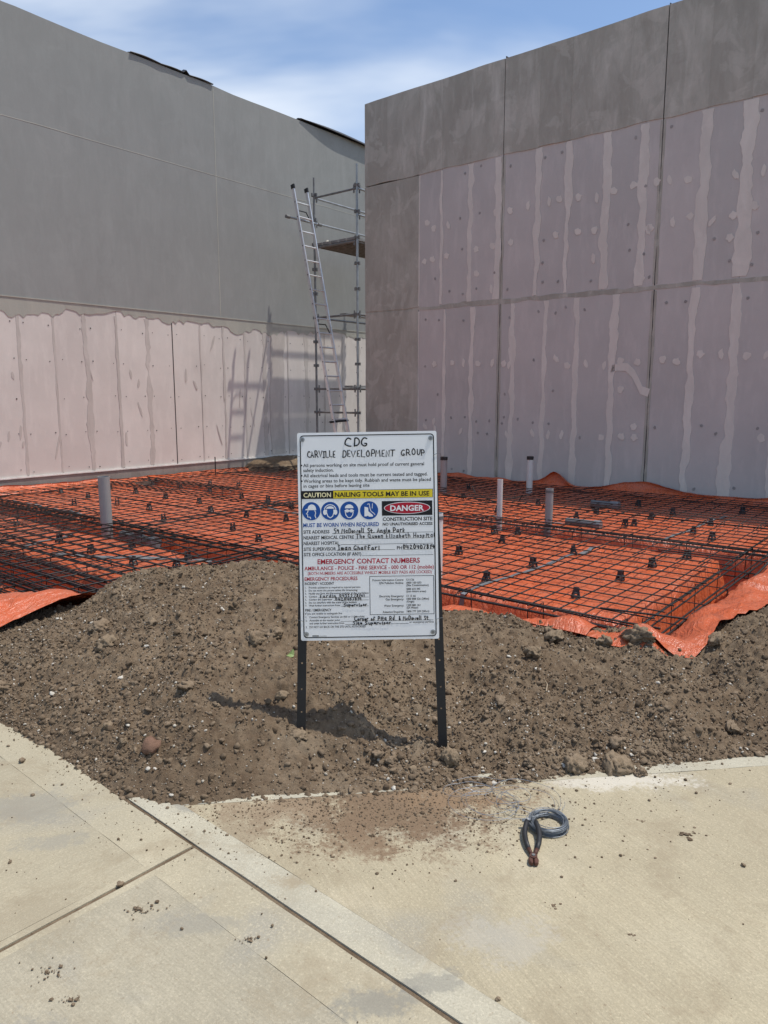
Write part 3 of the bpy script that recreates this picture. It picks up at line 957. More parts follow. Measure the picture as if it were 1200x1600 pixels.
# second sheet end thrown over the bank right of the front corner and at the far left
def loose_flap(c_u, c_v, du, dv, seed, rot, lift=0.05):
    n, m = int(du / 0.035), int(dv / 0.035)
    vs, fs = [], []
    cr, sr = math.cos(rot), math.sin(rot)
    for i in range(n + 1):
        for j in range(m + 1):
            a, b = du * (i / n - .5), dv * (j / m - .5)
            ra, rb_ = a, b
            a += 0.06 * float(fbm(b * 2, seed, 1.5, 3, 1)); b += 0.10 * float(fbm(a * 2, seed + 3, 1.2, 3, 2))
            u, v = c_u + a * cr - b * sr, c_v + a * sr + b * cr
            x, y, _ = W(u, v)
            base = max(float(mound(np.array(x), np.array(y), False)), memb_z(u, v))
            f = abs(float(fbm(a * 0.8 + seed + b * .6, b * 1.6, 1.7, 2, seed % 7)))
            rim = min(1.0, min(du / 2 - abs(ra), dv / 2 - abs(rb_)) / 0.11)
            vs.append((x, y, base + 0.012 + (lift + 0.13 * f) * (0.15 + 0.85 * rim)))
    for i in range(n):
        for j in range(m):
            fs.append((i * (m + 1) + j, (i + 1) * (m + 1) + j, (i + 1) * (m + 1) + j + 1, i * (m + 1) + j + 1))
    return MB().add(vs, fs).obj('loose_flap', MT['membrane'], memb, smooth=True)
loose_flap(5.35, 1.24, 2.5, 0.42, 2, R(-3), 0.03)
loose_flap(6.9, 0.95, 1.6, 0.75, 6, R(-8), 0.04)
loose_flap(2.1, 4.80, 1.5, 0.55, 5, R(6), 0.0)
loose_flap(4.16, 2.5, 0.34, 1.5, 4, R(4), 0.0)
# tape over the laps
def tape(a, b, w=0.045):
    a, b = np.array(a), np.array(b); L = np.hypot(*(b - a)); n = int(L / 0.06); d = (b - a) / L; q = np.array([-d[1], d[0]])
    vs, fs = [], []
    for k in range(n + 1):
        p = a + d * L * k / n + q * 0.02 * float(fbm(k * 0.1, a[0], 1, 2, 2))
        for s in (-w / 2, w / 2):
            r_ = p + q * s
            i = min(max((r_[0] - mu[0]) / 0.04, 0), n1 - 2); j = min(max((r_[1] - mv[0]) / 0.04, 0), n2 - 2)
            i0, j0 = int(i), int(j); zz = max(mz[i0, j0], mz[i0 + 1, j0], mz[i0, j0 + 1], mz[i0 + 1, j0 + 1])
            vs.append(W(r_[0], r_[1], float(zz) + 0.006))
    for k in range(n):
        fs.append((2 * k, 2 * k + 1, 2 * k + 3, 2 * k + 2))
    MB().add(vs, fs).obj('tape', MT['tape'], memb)
tape((4.45, 3.15), (7.3, 3.0)); tape((3.5, 7.0), (4.3, 5.6), 0.09); tape((3.45, 7.6), (4.2, 8.0), 0.07); tape((8.1, 2.6), (10.2, 2.5)); tape((5.0, 9.0), (5.0, 11.4))
tape((2.2, 6.0), (2.3, 8.2), 0.08); tape((6.8, 5.6), (6.9, 8.0)); tape((8.2, 5.2), (8.3, 3.6))

# ------------------------------------------------------------------ steel mesh sheets
MZ = 0.085
BARR = 0.0053
_bars = {}
def bar_mesh(L, axis):
    key = (round(L, 2), axis)
    if key not in _bars:
        p = [((L * k / 4, 0, 0) if axis == 0 else (0, L * k / 4, 0)) for k in range(5)]
        _bars[key] = MB().tube([(a, b, [0, .003, -.002, .003, 0][i]) for i, (a, b, c) in enumerate(p)], BARR, 6).mesh('bar', MT['bar'], True)
    return _bars[key]


rb = random.Random(5)
def mesh_sheet(u0, v0, lu_, lv_, dz, label, rz=0.0):
    root = empty('reinforcing_mesh', W(u0, v0, MZ + dz), ANG + rz)
    tag(root, label, 'steel mesh', 'sheets of steel mesh laid over the orange membrane')
    for k in range(int(lv_ / 0.2) + 1):
        link('bar', bar_mesh(lu_, 0), root, (-0.03, 0.05 + 0.2 * k - 0.05, 0.0 + rb.uniform(-.005, .005)), (0, 0, rb.uniform(-.002, .002)))
    for k in range(int(lu_ / 0.2) + 1):
        link('bar', bar_mesh(lv_, 1), root, (0.2 * k, -0.03, BARR * 2 + rb.uniform(-.001, .002)), (0, 0, rb.uniform(-.002, .002)))


LB = 'black steel mesh sheet '
mesh_sheet(4.66, 1.62, 2.4, 6.0, 0.000, LB + 'at the front corner right of the sign', R(0.2))
mesh_sheet(6.80, 1.66, 2.4, 6.0, 0.012, LB + 'in the middle right, behind the front corner sheet')
mesh_sheet(9.00, 1.70, 2.4, 6.0, 0.003, LB + 'along the foot of the right wall, round the capped pipes', R(-.3))
mesh_sheet(4.62, 7.30, 2.4, 4.6, 0.014, LB + 'behind the big grey pipe, reaching the left wall')
mesh_sheet(6.78, 7.35, 2.4, 4.6, 0.002, LB + 'halfway along the left wall', R(.3))
mesh_sheet(8.95, 7.30, 2.4, 4.6, 0.014, LB + 'in the far corner below the scaffold and ladder')
mesh_sheet(2.50, 5.22, 2.4, 6.4, 0.004, LB + 'left of the heap, in front of the big grey pipe', R(-.2))
mesh_sheet(0.95, 5.20, 1.8, 6.4, 0.016, LB + 'at the near left edge, over the front trench')
mesh_sheet(7.36, -2.75, 2.0, 4.6, 0.016, LB + 'at the far right edge, behind the side trench')
mesh_sheet(9.20, -2.70, 2.2, 4.6, 0.004, LB + 'in the far right corner along the right wall')

mesh_sheet(2.62, 5.30, 2.0, 6.0, 0.032, LB + 'doubled over the wide trench left of the heap', R(.4))


# trench cages: long ribbed bars with hoops
def ribbed(L, r, axis, wave=0.0, seed=0):
    n = int(L / 0.012)
    pts, rad = [], []
    for k in range(n + 1):
        s = L * k / n
        o = wave * float(fbm(s, seed, 0.6, 2, 3)); z = wave * 0.7 * float(fbm(s, seed + 9, 0.8, 2, 4))
        pts.append((s, o, z) if axis == 0 else (o, s, z)); rad.append(r * (1.16 if k % 2 else 0.92))
    return MB().tube(pts, rad, 7)


def cage(u0, v0, L, axis, label, ribs=True, hoops=0.6, w=0.22, wave=0.03):
    root = empty('trench_reinforcement', W(u0, v0, MZ - 0.012), ANG)
    tag(root, label, 'steel bars', 'bar cages in the footing trenches')
    for i, (o, z, r) in enumerate(((-w / 2, 0, .0075), (-w / 2 + .05, -.006, .0065), (w / 2, 0, .0075), (w / 2 - .06, -.004, .006), (-w / 2, -.24, .0075), (w / 2, -.24, .0075))):
        mb = ribbed(L, r, axis, wave, i + u0) if ribs else MB().tube([((L * k / 12, wave * float(fbm(k * .5, i, .6, 2, 3)), 0) if axis == 0 else (wave * float(fbm(k * .5, i, .6, 2, 3)), L * k / 12, 0)) for k in range(13)], r, 6)
        mb.obj('long_bar', MT['bar'], root, (0, o, z) if axis == 0 else (o, 0, z), smooth=True)
    hp = [(-w / 2 - .01, .012), (w / 2 + .01, .012), (w / 2 + .01, -.25), (-w / 2 - .01, -.25)]
    p3 = [(0, a, b) if axis == 0 else (a, 0, b) for a, b in hp]
    hm = MB().tube(p3 + [p3[0]], .0042, 6).mesh('hoop', MT['bar'])
    for k in range(int(L / hoops)):
        s = 0.25 + k * hoops + random.uniform(-.05, .05)
        link('hoop', hm, root, (s, 0, 0) if axis == 0 else (0, s, 0), (random.uniform(-.08, .08) if axis else 0, random.uniform(-.08, .08) if not axis else 0, 0))
    return root


CG = 'dark reinforcing bars with hoops '
cage(4.66, 1.52, 6.9, 1, CG + 'along the front edge trench right of the sign')
cage(4.6, 1.55, 3.3, 0, CG + 'in the side trench beside the orange flap')
cage(7.72, -2.8, 9.0, 1, CG + 'across the middle right behind the slim pipe', False)
cage(4.62, 8.5, 3.4, 1, CG + 'left of the big grey pipe towards the left wall', False)
cage(3.0, 5.15, 6.6, 1, CG + 'in the wide dark trench at the left', False)
cage(2.55, 5.3, 5.0, 1, CG + 'at the front side of the wide left trench', False)
cage(3.45, 5.3, 6.0, 1, CG + 'at the rear side of the wide left trench', False)
cage(1.35, 5.16, 3.4, 0, CG + 'behind the soil heap at the left')
cage(7.7, 9.3, 2.7, 1, CG + 'far back near the left wall', False)


def loose_bar(pts, r, label):
    p0 = Vector(pts[0])
    L = sum((Vector(pts[i + 1]) - Vector(pts[i])).length for i in range(len(pts) - 1))
    n = int(L / 0.012)
    out, rad = [], []
    for k in range(n + 1):
        t = k / n * (len(pts) - 1); i = min(int(t), len(pts) - 2); f = t - i
        out.append(Vector(pts[i]).lerp(Vector(pts[i + 1]), f) - p0); rad.append(r * (1.16 if k % 2 else .92))
    o = MB().tube(out, rad, 7).obj('reinforcing_bar', MT['bar'], None, p0, smooth=True)
    return tag(o, label, 'steel bar')
loose_bar([W(4.80, 1.95, .118), W(4.98, 1.2, .112), W(5.2, 0.35, .125), W(5.55, -0.5, .135)], .007, 'ribbed steel bar jutting right from the front mesh corner across the trench')
loose_bar([W(7.0, 2.3, .125), W(7.15, 1.2, .11), W(7.25, 0.2, .13), W(7.4, -1.2, .12)], .006, 'ribbed steel bar running out right above the rear of the side trench')
loose_bar([W(5.75, 1.40, -0.02), W(6.4, 1.38, .05), W(7.1, 1.36, .12)], .0095, 'thick smooth steel bar sloping up inside the side trench on the right')
loose_bar([W(6.62, 1.28, -0.12), W(6.64, 1.27, .04), W(6.72, 1.26, .18)], .011, 'short upright steel bar at the rear end of the side trench')
loose_bar([W(3.38, 5.0, .12), W(4.0, 5.22, .105), W(4.72, 5.3, .108)], .008, 'ribbed steel bar over the membrane edge left of the sign, above the crest')

ORD = ['nearest', 'second', 'third', 'fourth', 'fifth', 'sixth', 'seventh', 'eighth', 'ninth', 'tenth', 'eleventh', 'twelfth', 'thirteenth', 'fourteenth', 'fifteenth', 'sixteenth']
def landmark_labels(pts, marks, kinds):
    """each thing named by its place in the row going out from the nearest landmark"""
    rows = {}
    for i, (x, y) in enumerate(pts):
        n_, mx_, my_ = min(marks, key=lambda m: math.hypot(m[1] - x, m[2] - y))
        dx, dy = x / y - mx_ / my_, y - my_
        side = ('to the right of' if dx > 0 else 'to the left of') if abs(dx) * y > abs(dy) * .8 else ('behind' if dy > 0 else 'in front of')
        rows.setdefault((kinds[i], side, n_), []).append((math.hypot(mx_ - x, my_ - y), i))
    out = [None] * len(pts)
    for (k, side, n_), l in rows.items():
        for o_, (d, i) in enumerate(sorted(l)):
            out[i] = '%s, %s%s' % (k, (ORD[o_] + ' ') if len(l) > 1 else '', side + ' ' + n_)
    return out


for (pts_, lab_) in (
    ([W(8.3, 4.7, .10), W(8.9, 5.2, .11), W(9.5, 5.9, .10), W(9.55, 6.0, .22)], 'bent steel bar with an upturned hook near the sign edge pipe, far row'),
    ([W(8.2, 5.6, .22), W(8.25, 5.55, .10), W(8.8, 5.3, .10), W(10.2, 5.1, .11)], 'bent steel bar lying towards the black capped white pipe'),
    ([W(8.9, 6.9, .11), W(9.0, 6.0, .12), W(9.2, 5.0, .105), W(9.22, 4.95, .2)], 'hooked steel bar lying across the mesh behind the slim white pipe'),
    ([W(8.6, 4.3, .21), W(8.62, 4.35, .105), W(8.9, 5.6, .12), W(9.4, 7.2, .11)], 'long hooked steel bar between the slim white pipe and the sign'),
    ([W(7.0, 3.4, .115), W(7.3, 5.6, .10), W(7.2, 7.2, .115)], 'long steel bar lying over the mesh in front of the slim pipe'),
    ([W(5.6, 6.2, .11), W(5.9, 8.2, .105), W(5.8, 10.6, .115)], 'long steel bar lying over the mesh behind the thick grey pipe'),
    ([W(4.1, 5.5, .12), W(4.6, 7.2, .11), W(5.0, 9.3, .12)], 'steel bar lying aslant over the mesh just right of the thick grey pipe')):
    loose_bar(pts_, .0058, lab_)

# bar chairs
def chair_mesh():
    mb = MB()
    h = MZ - BARR - POD - 0.004
    for k in range(4):
        a = math.pi / 4 + k * math.pi / 2
        c, s = math.cos(a), math.sin(a)
        mb.tube([(0.036 * c, 0.036 * s, 0), (0.031 * c, 0.031 * s, h * .55), (0.020 * c, 0.020 * s, h)], [.008, .008, .009], 6)
    mb.tube([(0.034 * math.cos(t), 0.034 * math.sin(t), 0.015) for t in [i * math.pi / 6 for i in range(12)]], .006, 5, True)
    mb.tube([(0.024 * math.cos(t), 0.024 * math.sin(t), h * .8) for t in [i * math.pi / 6 for i in range(12)]], .008, 5, True)
    for s in (-1, 1):
        mb.box((s * .018 - .006, -.02, h - .006), (s * .018 + .006, .02, h + .032))
    return mb.mesh('bar_chair', MT['chair'])
CH = [(6.05, 3.94), (5.28, 3.16), (6.03, 3.11), (6.77, 3.05), (6.04, 2.29), (6.69, 2.24), (5.26, 2.34), (7.24, 2.1), (6.79, 3.88), (7.29, 3.96), (8.72, 3.17), (8.61, 3.24), (8.68, 2.47), (9.3, 2.45), (9.91, 3.09), (9.33, 3.18), (9.34, 3.91), (10.07, 3.9), (8.78, 3.94), (7.25, 4.24), (9.44, 6.08), (10.38, 3.73), (8.37, 2.18), (5.86, 11.43), (5.83, 10.56), (6.7, 11.39), (6.58, 10.44), (7.44, 11.27), (6.56, 9.61), (5.8, 9.7), (5.76, 8.83), (7.47, 10.49), (7.46, 9.7), (6.58, 8.81), (6.18, 8.02), (7.35, 8.77), (5.49, 6.73), (6.29, 6.67), (5.22, 5.97), (5.39, 7.95), (3.82, 7.57), (3.78, 6.85), (4.19, 6.77), (3.72, 6.0), (3.92, 5.62), (4.2, 5.83), (4.03, 9.0), (7.33, 8.15), (7.07, 7.39), (8.32, 10.01), (8.2, 10.64), (6.2, 7.32), (5.38, 10.14), (2.2, 6.1), (2.3, 7.3), (2.1, 8.6), (8.9, 0.6), (9.8, 0.2), (8.8, -0.6), (10.3, 1.2), (10.6, 2.4), (8.6, 5.0), (9.6, 4.9), (10.4, 6.6)]
cm = chair_mesh()
_m = [('the thick grey pipe', *W(4.53, 7.82)[:2]), ('the slim white pipe', *W(7.94, 4.58)[:2]), ('the front mesh corner', *W(4.7, 1.7)[:2]), ('the pipe at the sign edge', *W(5.14, 3.58)[:2]),
      ('the black capped white pipe', *W(10.68, 5.62)[:2]), ('the steel stake', *W(9.2, 11.75)[:2]), ('the side trench', *W(7.4, 1.7)[:2]), ('the ribbed duct', -2.93, 5.33)]
ch_lab = landmark_labels([W(*c)[:2] for c in CH], _m, ['small black bar chair'] * len(CH))
for i, (u, v) in enumerate(CH):
    o = link('bar_chair', cm, None, W(u, v, max(memb_z(u, v), POD - .004)), (random.uniform(-.10, .10), random.uniform(-.10, .10), random.uniform(0, 1.5)))
    tag(o, ch_lab[i], 'bar chair', 'bar chairs holding up the mesh')

# ------------------------------------------------------------------ pipes
def pipe(u, v, z0, z1, r, mat, label, cap=None, name='plastic_pipe', tilt=(0, 0), collar=False, ring=False):
    root = empty(name, W(u, v, z0), ANG)
    root.rotation_euler = (tilt[0], tilt[1], ANG)
    tag(root, label, 'pipe')
    h = z1 - z0
    n = 24
    prof = [(r, 0), (r, h), (r - .004, h), (r - .004, h - .10)]
    vs, fs = [], []
    for (q, z) in prof:
        vs += [(q * math.cos(2 * math.pi * k / n), q * math.sin(2 * math.pi * k / n), z) for k in range(n)]
    for j in range(3):
        fs += [(j * n + k, j * n + (k + 1) % n, (j + 1) * n + (k + 1) % n, (j + 1) * n + k) for k in range(n)]
    fs.append(tuple(3 * n + k for k in range(n)))
    MB().add(vs, fs).obj('pipe_wall', mat, root, smooth=False)
    if cap:
        MB().tube([(0, 0, h - .04), (0, 0, h + .012)], r + .005, n).obj('cap', cap, root)
    if collar:
        MB().tube([(0, 0, .0), (0, 0, .12)], r + .012, n).obj('collar', MT['tape'], root)
    if ring:
        MB().tube([(0, 0, h - .05), (0, 0, h - .02)], r + .004, n).obj('socket_ring', MT['pvc_dark'], root)
    return root
pipe(4.53, 7.82, -0.25, 0.66, 0.066, MT['pvc'], 'thick grey plastic pipe standing alone among the mesh on the left', None, collar=True, tilt=(R(1), R(-1)))
pipe(9.94, 6.79, -0.1, 0.58, 0.055, MT['pvc'], 'grey plastic pipe with a dark cap rising beside the sign top', MT['black'])
pipe(7.94, 4.58, -0.2, 0.555, 0.034, MT['pvc_pale'], 'slim white plastic pipe, thinnest of those right of the sign')
pipe(10.68, 5.62, -0.1, 0.60, 0.050, MT['pvc_pale'], 'white plastic pipe with a black cap close to the right wall', MT['black'])
pipe(8.04, 3.96, -0.15, 0.48, 0.046, MT['pvc'], 'grey plastic pipe with a darker rim, rightmost of the standing pipes', None, ring=True, collar=True)
pipe(5.14, 3.58, -0.12, 0.58, 0.056, MT['pvc_pale'], 'pale plastic pipe half hidden behind the right edge of the sign', None, ring=True)
# lying fittings at the big pipe
fit = empty('pipe_fitting', W(4.62, 7.3, -0.03), ANG)
tag(fit, 'grey plastic pipe fitting lying flat beside the thick grey pipe', 'pipe fitting')
MB().tube([(0, -.25, 0), (0, .35, 0.01)], .055, 16).obj('pipe_wall', MT['pvc_dark'], fit)
MB().tube([(0, -.33, 0), (0, -.22, 0)], .066, 16).obj('socket', MT['tape'], fit)
MB().tube([(0, 0, 0), (0.0, 0.0, .09)], .055, 16).obj('branch', MT['pvc_dark'], fit)
fit2 = empty('pipe_fitting', W(8.3, 3.75, 0.06), ANG)
tag(fit2, 'dark grey pipe fitting lying on the membrane beside the rightmost pipe', 'pipe fitting')
MB().tube([(0, -.3, 0), (0, .1, 0)], .045, 16).obj('pipe_wall', MT['pvc_dark'], fit2)
MB().tube([(0, -.34, 0), (0, -.26, 0)], .054, 16).obj('socket', MT['tape'], fit2)
fit3 = empty('pipe_fitting', W(9.9, 4.2, 0.06), ANG)
tag(fit3, 'grey pipe fitting lying under the mesh before the right wall', 'pipe fitting')
MB().tube([(0, -.3, 0), (0, .02, 0)], .055, 16).obj('pipe_wall', MT['pvc_dark'], fit3)
MB().tube([(0, -.38, 0), (0, -.26, 0)], .066, 16).obj('socket', MT['tape'], fit3)
drum = empty('plastic_duct', W(2.35, 5.72, -0.15), ANG)
drum.location = (-2.93, 5.33, -0.2)
tag(drum, 'short dark blue grey ribbed duct standing at the left edge of the photo', 'duct')
MB().tube([(0, 0, .02 * k) for k in range(24)], [.062 + (.006 if k % 2 else 0) for k in range(24)], 16).obj('duct_wall', MT['chair'], drum)

# stake by the left wall
tag(MB().tube([(0, 0, 0), (0, 0, .38)], .011, 7).obj('steel_stake', MT['bar'], None, W(9.2, 11.75, 0.0)), 'thin dark steel stake upright before the foot of the left wall', 'stake')

# ------------------------------------------------------------------ soil bank in the far corner, part of the ground
bu, bv = np.arange(9.6, 16, .06), np.arange(10.9, 12.15, .06)
BU, BV = np.meshgrid(bu, bv, indexing='ij')
bz = -0.1 + 0.34 * sstep(9.8, 10.7, BU + 0.25 * fbm(BU, BV, 1.5, 2, 1)) * sstep(10.95, 11.55, BV + 0.2 * fbm(BU, BV, 2, 2, 2)) + 0.04 * fbm(BU, BV, 4, 3, 4)
bz = np.where(BU > 11.2, np.maximum(bz, .02), bz)
n1b, n2b = BU.shape
idx = np.arange(n1b * n2b).reshape(n1b, n2b)
F = np.stack([idx[:-1, :-1], idx[1:, :-1], idx[1:, 1:], idx[:-1, 1:]], -1).reshape(-1, 4)
tag(link('soil_bank', np_mesh('soil_bank', np.stack([(BU * CA - BV * SA).ravel(), (BU * SA + BV * CA).ravel(), bz.ravel()], -1), F, MT['soil'])), kind='structure')

# ------------------------------------------------------------------ scaffold (local x = u, y = v)
SC = empty('scaffold', W(11.7, 10.17), ANG)
tag(SC, 'grey steel scaffold tower with a plank deck in the gap between the two walls', 'scaffold')
PV = 1.19
BAY = 2.4
cpl = MB()
cpl.tube([(0, 0, -.022), (0, 0, .022)], .030, 10)
for k in range(4):
    a = k * math.pi / 2
    cpl.box((.03 * math.cos(a) + .018 * math.cos(a) - .018, .03 * math.sin(a) + .018 * math.sin(a) - .018, -.028), (.03 * math.cos(a) + .018 * math.cos(a) + .018, .03 * math.sin(a) + .018 * math.sin(a) + .018, .028))
cpl_me = cpl.mesh('coupler', MT['galv_dull'])
wedge_me = MB().box((-.012, -.012, -.08), (.012, .012, .08)).mesh('wedge', MT['galv_dull'])
for x in (0, BAY):
    for y, top in ((0, 6.12), (PV, 6.06)):
        p = MB().tube([(0, 0, -.02), (0, 0, top - .32), (0, 0, top - .32), (0, 0, top)], [.0245, .0245, .019, .019], 12).obj('pole', MT['galv'] if y == 0 else MT['galv_dull'], SC, (x, y, 0))
        for k in range(11):
            link('coupler', cpl_me, p, (0, 0, 0.72 + 0.5 * k))
def sct(name, a, b, r=.0215, mat='galv', wedges=True):
    o = MB().tube([a, b], r, 10).obj(name, MT[mat], SC)
    if wedges:
        for q, d in ((a, 1), (b, -1)):
            v = (Vector(b) - Vector(a)).normalized() * .05 * d
            w = link('wedge', wedge_me, o, Vector(q) + v)
    return o
for z, m in ((5.66, 'galv_dull'), (3.22, 'galv_dull'), (1.72, 'galv_dull'), (1.22, 'galv_dull'), (0.3, 'galv_dull')):
    sct('transom', (0, .03, z), (0, PV - .03, z), .022, m)
for z, m in ((5.66, 'galv'), (5.16, 'galv'), (3.22, 'galv_dull'), (1.72, 'galv_dull')):
    sct('rail', (.03, PV, z), (BAY - .03, PV, z), .0215, m)
    sct('rail', (.03, 0, z), (BAY - .03, 0, z), .0215, m)
    sct('transom', (BAY, .03, z), (BAY, PV - .03, z), .022, m)
sct('transom', (0, .03, 4.66), (0, PV - .03, 4.66), .026, 'galv_dull'); sct('transom', (BAY, .03, 4.66), (BAY, PV - .03, 4.66), .026, 'galv_dull')
for k in range(5):
    y = .06 + k * .225
    MB().box((-.02, y, 4.69), (BAY + .02, y + .205, 4.74)).obj('plank', MT['plank'], SC)
    MB().box((.08, y + .03, 4.655), (BAY - .08, y + .05, 4.69)).box((.08, y + .155, 4.655), (BAY - .08, y + .175, 4.69)).obj('plank_rib', MT['plank'], SC)
MB().box((.15, .45, 3.245), (BAY, .62, 3.285)).obj('plank', MT['plank'], SC)
MB().box((.05, .2, 1.745), (BAY, .42, 1.785)).obj('plank', MT['plank'], SC)
# putlog the ladder is tied to
sct('putlog', (-.95, PV - .17, 5.10), (.05, PV - .17, 5.10), .0215, 'galv', False)
for x in (-.93, -.02):
    MB().tube([(-.05, 0, 0), (.05, 0, 0)], .034, 10).obj('clamp', MT['galv_dull'], SC, (x, PV - .17, 5.10))
# bits of rubble on the deck
rub = empty('rubble_heap', W(11.9, 11.15, 4.742), ANG)
tag(rub, 'small heap of pale rubble on the scaffold deck', 'rubble')
rbm = MB()
for k in range(9):
    c = (random.uniform(0, .5), random.uniform(-.05, .08), .02)
    r_ = random.uniform(.02, .045)
    rbm.tube([(c[0], c[1], 0), (c[0] + .01, c[1], r_), (c[0], c[1] + .01, r_ * 1.8)], [r_, r_ * 1.1, r_ * .5], 7)
rbm.obj('lumps', MT['stone'], rub)['kind'] = 'stuff'

# ladder: foot at the slab, leaning back (+v)
LD = empty('ladder', W(11.1, 9.90, 0.03), ANG)
run, hgt = 1.27, 5.65
tilt = math.atan2(run, hgt); LL = math.hypot(run, hgt)
LD.rotation_euler = Euler((-tilt, 0, ANG), 'XYZ')
tag(LD, 'aluminium extension ladder leaning towards the scaffold with black caps on its tops', 'ladder')
for s in (-1, 1):
    st = MB().box((s * .19 - .013, -.033, 0), (s * .19 + .013, .033, LL)).obj('stile', MT['alu'], LD, bevel=.003)
    MB().box((s * .19 - .02, -.05, LL - .03), (s * .19 + .02, .05, LL + .06)).obj('end_cap', MT['black'], st, bevel=.01)
    MB().box((s * .19 - .022, -.05, -.04), (s * .19 + .022, .05, .05)).obj('foot', MT['black'], st)
rung = MB().tube([(-.205, 0, 0), (.205, 0, 0)], .017, 8).mesh('rung', MT['alu'])
plug = MB().tube([(-.2075, 0, 0), (-.204, 0, 0)], .012, 8).add([], []).tube([(.204, 0, 0), (.2075, 0, 0)], .012, 8).mesh('rung_plug', MT['black'])
for k in range(19):
    z = 0.22 + .293 * k
    if z > LL - .2: break
    ro = link('rung', rung, LD, (0, 0, z))
    link('rung_plug', plug, ro)
for z in (3.0, 5.30):
    MB().tube([(-.17, .02, z), (-.10, .03, z + .05), (.10, .03, z + .05), (.17, .02, z - .12)], .012, 7).obj('hook', MT['black'], LD)
MB().tube([(-.30, .0, 1.05), (.24, .0, 1.07)], .022, 8).obj('tie', MT['black'], LD)

# ------------------------------------------------------------------ sign
SW, SH = 0.602, 0.903
SG = empty('site_sign', (-0.0602, 3.085, 0.528))
SG.rotation_euler = (Matrix.Rotation(R(-0.93), 4, 'Y') @ Matrix.Rotation(R(-7.0), 4, 'X')).to_euler()
tag(SG, 'white construction safety sign with printed rules and marker handwriting on two black posts', 'sign')
# local: x across, z up, -y faces the viewer
def sl(s, t): return (SW * (s - .5), SH * (1 - t))
n = 6; rc = .012
def rrect(x0, z0, x1, z1, r, k=5):
    out = []
    for cx, cz, a0 in ((x1 - r, z1 - r, 0), (x0 + r, z1 - r, 90), (x0 + r, z0 + r, 180), (x1 - r, z0 + r, 270)):
        out += [(cx + r * math.cos(R(a0 + 90 * i / k)), cz + r * math.sin(R(a0 + 90 * i / k))) for i in range(k + 1)]
    return out
MB().prism(rrect(-SW / 2, 0, SW / 2, SH, .008), -.004, .004, 'y').obj('board', MT['sign_face'], SG)
FY0 = -.0046
def flat(poly, y): return [(p[0], y, p[1]) for p in poly]
def frame(o, i, y, name, mat):
    n = len(o)
    MB().add(flat(o, y) + flat(i, y), [(k, (k + 1) % n, (k + 1) % n + n, k + n) for k in range(n)]).obj(name, mat, SG)
bi = .011
frame(rrect(-SW / 2 + bi, bi, SW / 2 - bi, SH - bi, .016), rrect(-SW / 2 + bi + .0045, bi + .0045, SW / 2 - bi - .0045, SH - bi - .0045, .012), FY0, 'border', MT['ink_black'])
def quad(s0, s1, t0, t1, mat, name, y=FY0):
    (x0, z1), (x1, z0) = sl(s0, t0), sl(s1, t1)
    MB().add([(x0, y, z0), (x1, y, z0), (x1, y, z1), (x0, y, z1)], [(0, 1, 2, 3)]).obj(name, mat, SG)
def qframe(s0, s1, t0, t1, w, mat, name):
    (x0, z1), (x1, z0) = sl(s0, t0), sl(s1, t1)
    o = [(x0, z0), (x1, z0), (x1, z1), (x0, z1)]; i = [(x0 + w, z0 + w), (x1 - w, z0 + w), (x1 - w, z1 - w), (x0 + w, z1 - w)]
    frame(o, i, FY0, name, mat)
def rule(s0, s1, t): quad(s0, s1, t - .0009, t + .0009, MT['ink_black'], 'ruled_line')

quad(.026, .250, .2775, .3165, MT['ink_black'], 'caution_panel')
quad(.252, .965, .2775, .3165, MT['ink_yellow'], 'caution_panel')
qframe(.250, .969, .2765, .3175, .002, MT['ink_black'], 'caution_frame')
quad(.600, .963, .332, .402, MT['ink_black'], 'danger_panel')
def ell(s, t, rx, rz, mat, name, y):
    x, z = sl(s, t)
    MB().add([(x + rx * math.cos(2 * math.pi * k / 48), y, z + rz * math.sin(2 * math.pi * k / 48)) for k in range(48)], [tuple(range(48))]).obj(name, mat, SG)
ell(.7815, .366, .100, .0262, MT['ink_white'], 'danger_oval', FY0 - .0004)
ell(.7815, .366, .097, .0236, MT['ink_red'], 'danger_oval', FY0 - .0008)

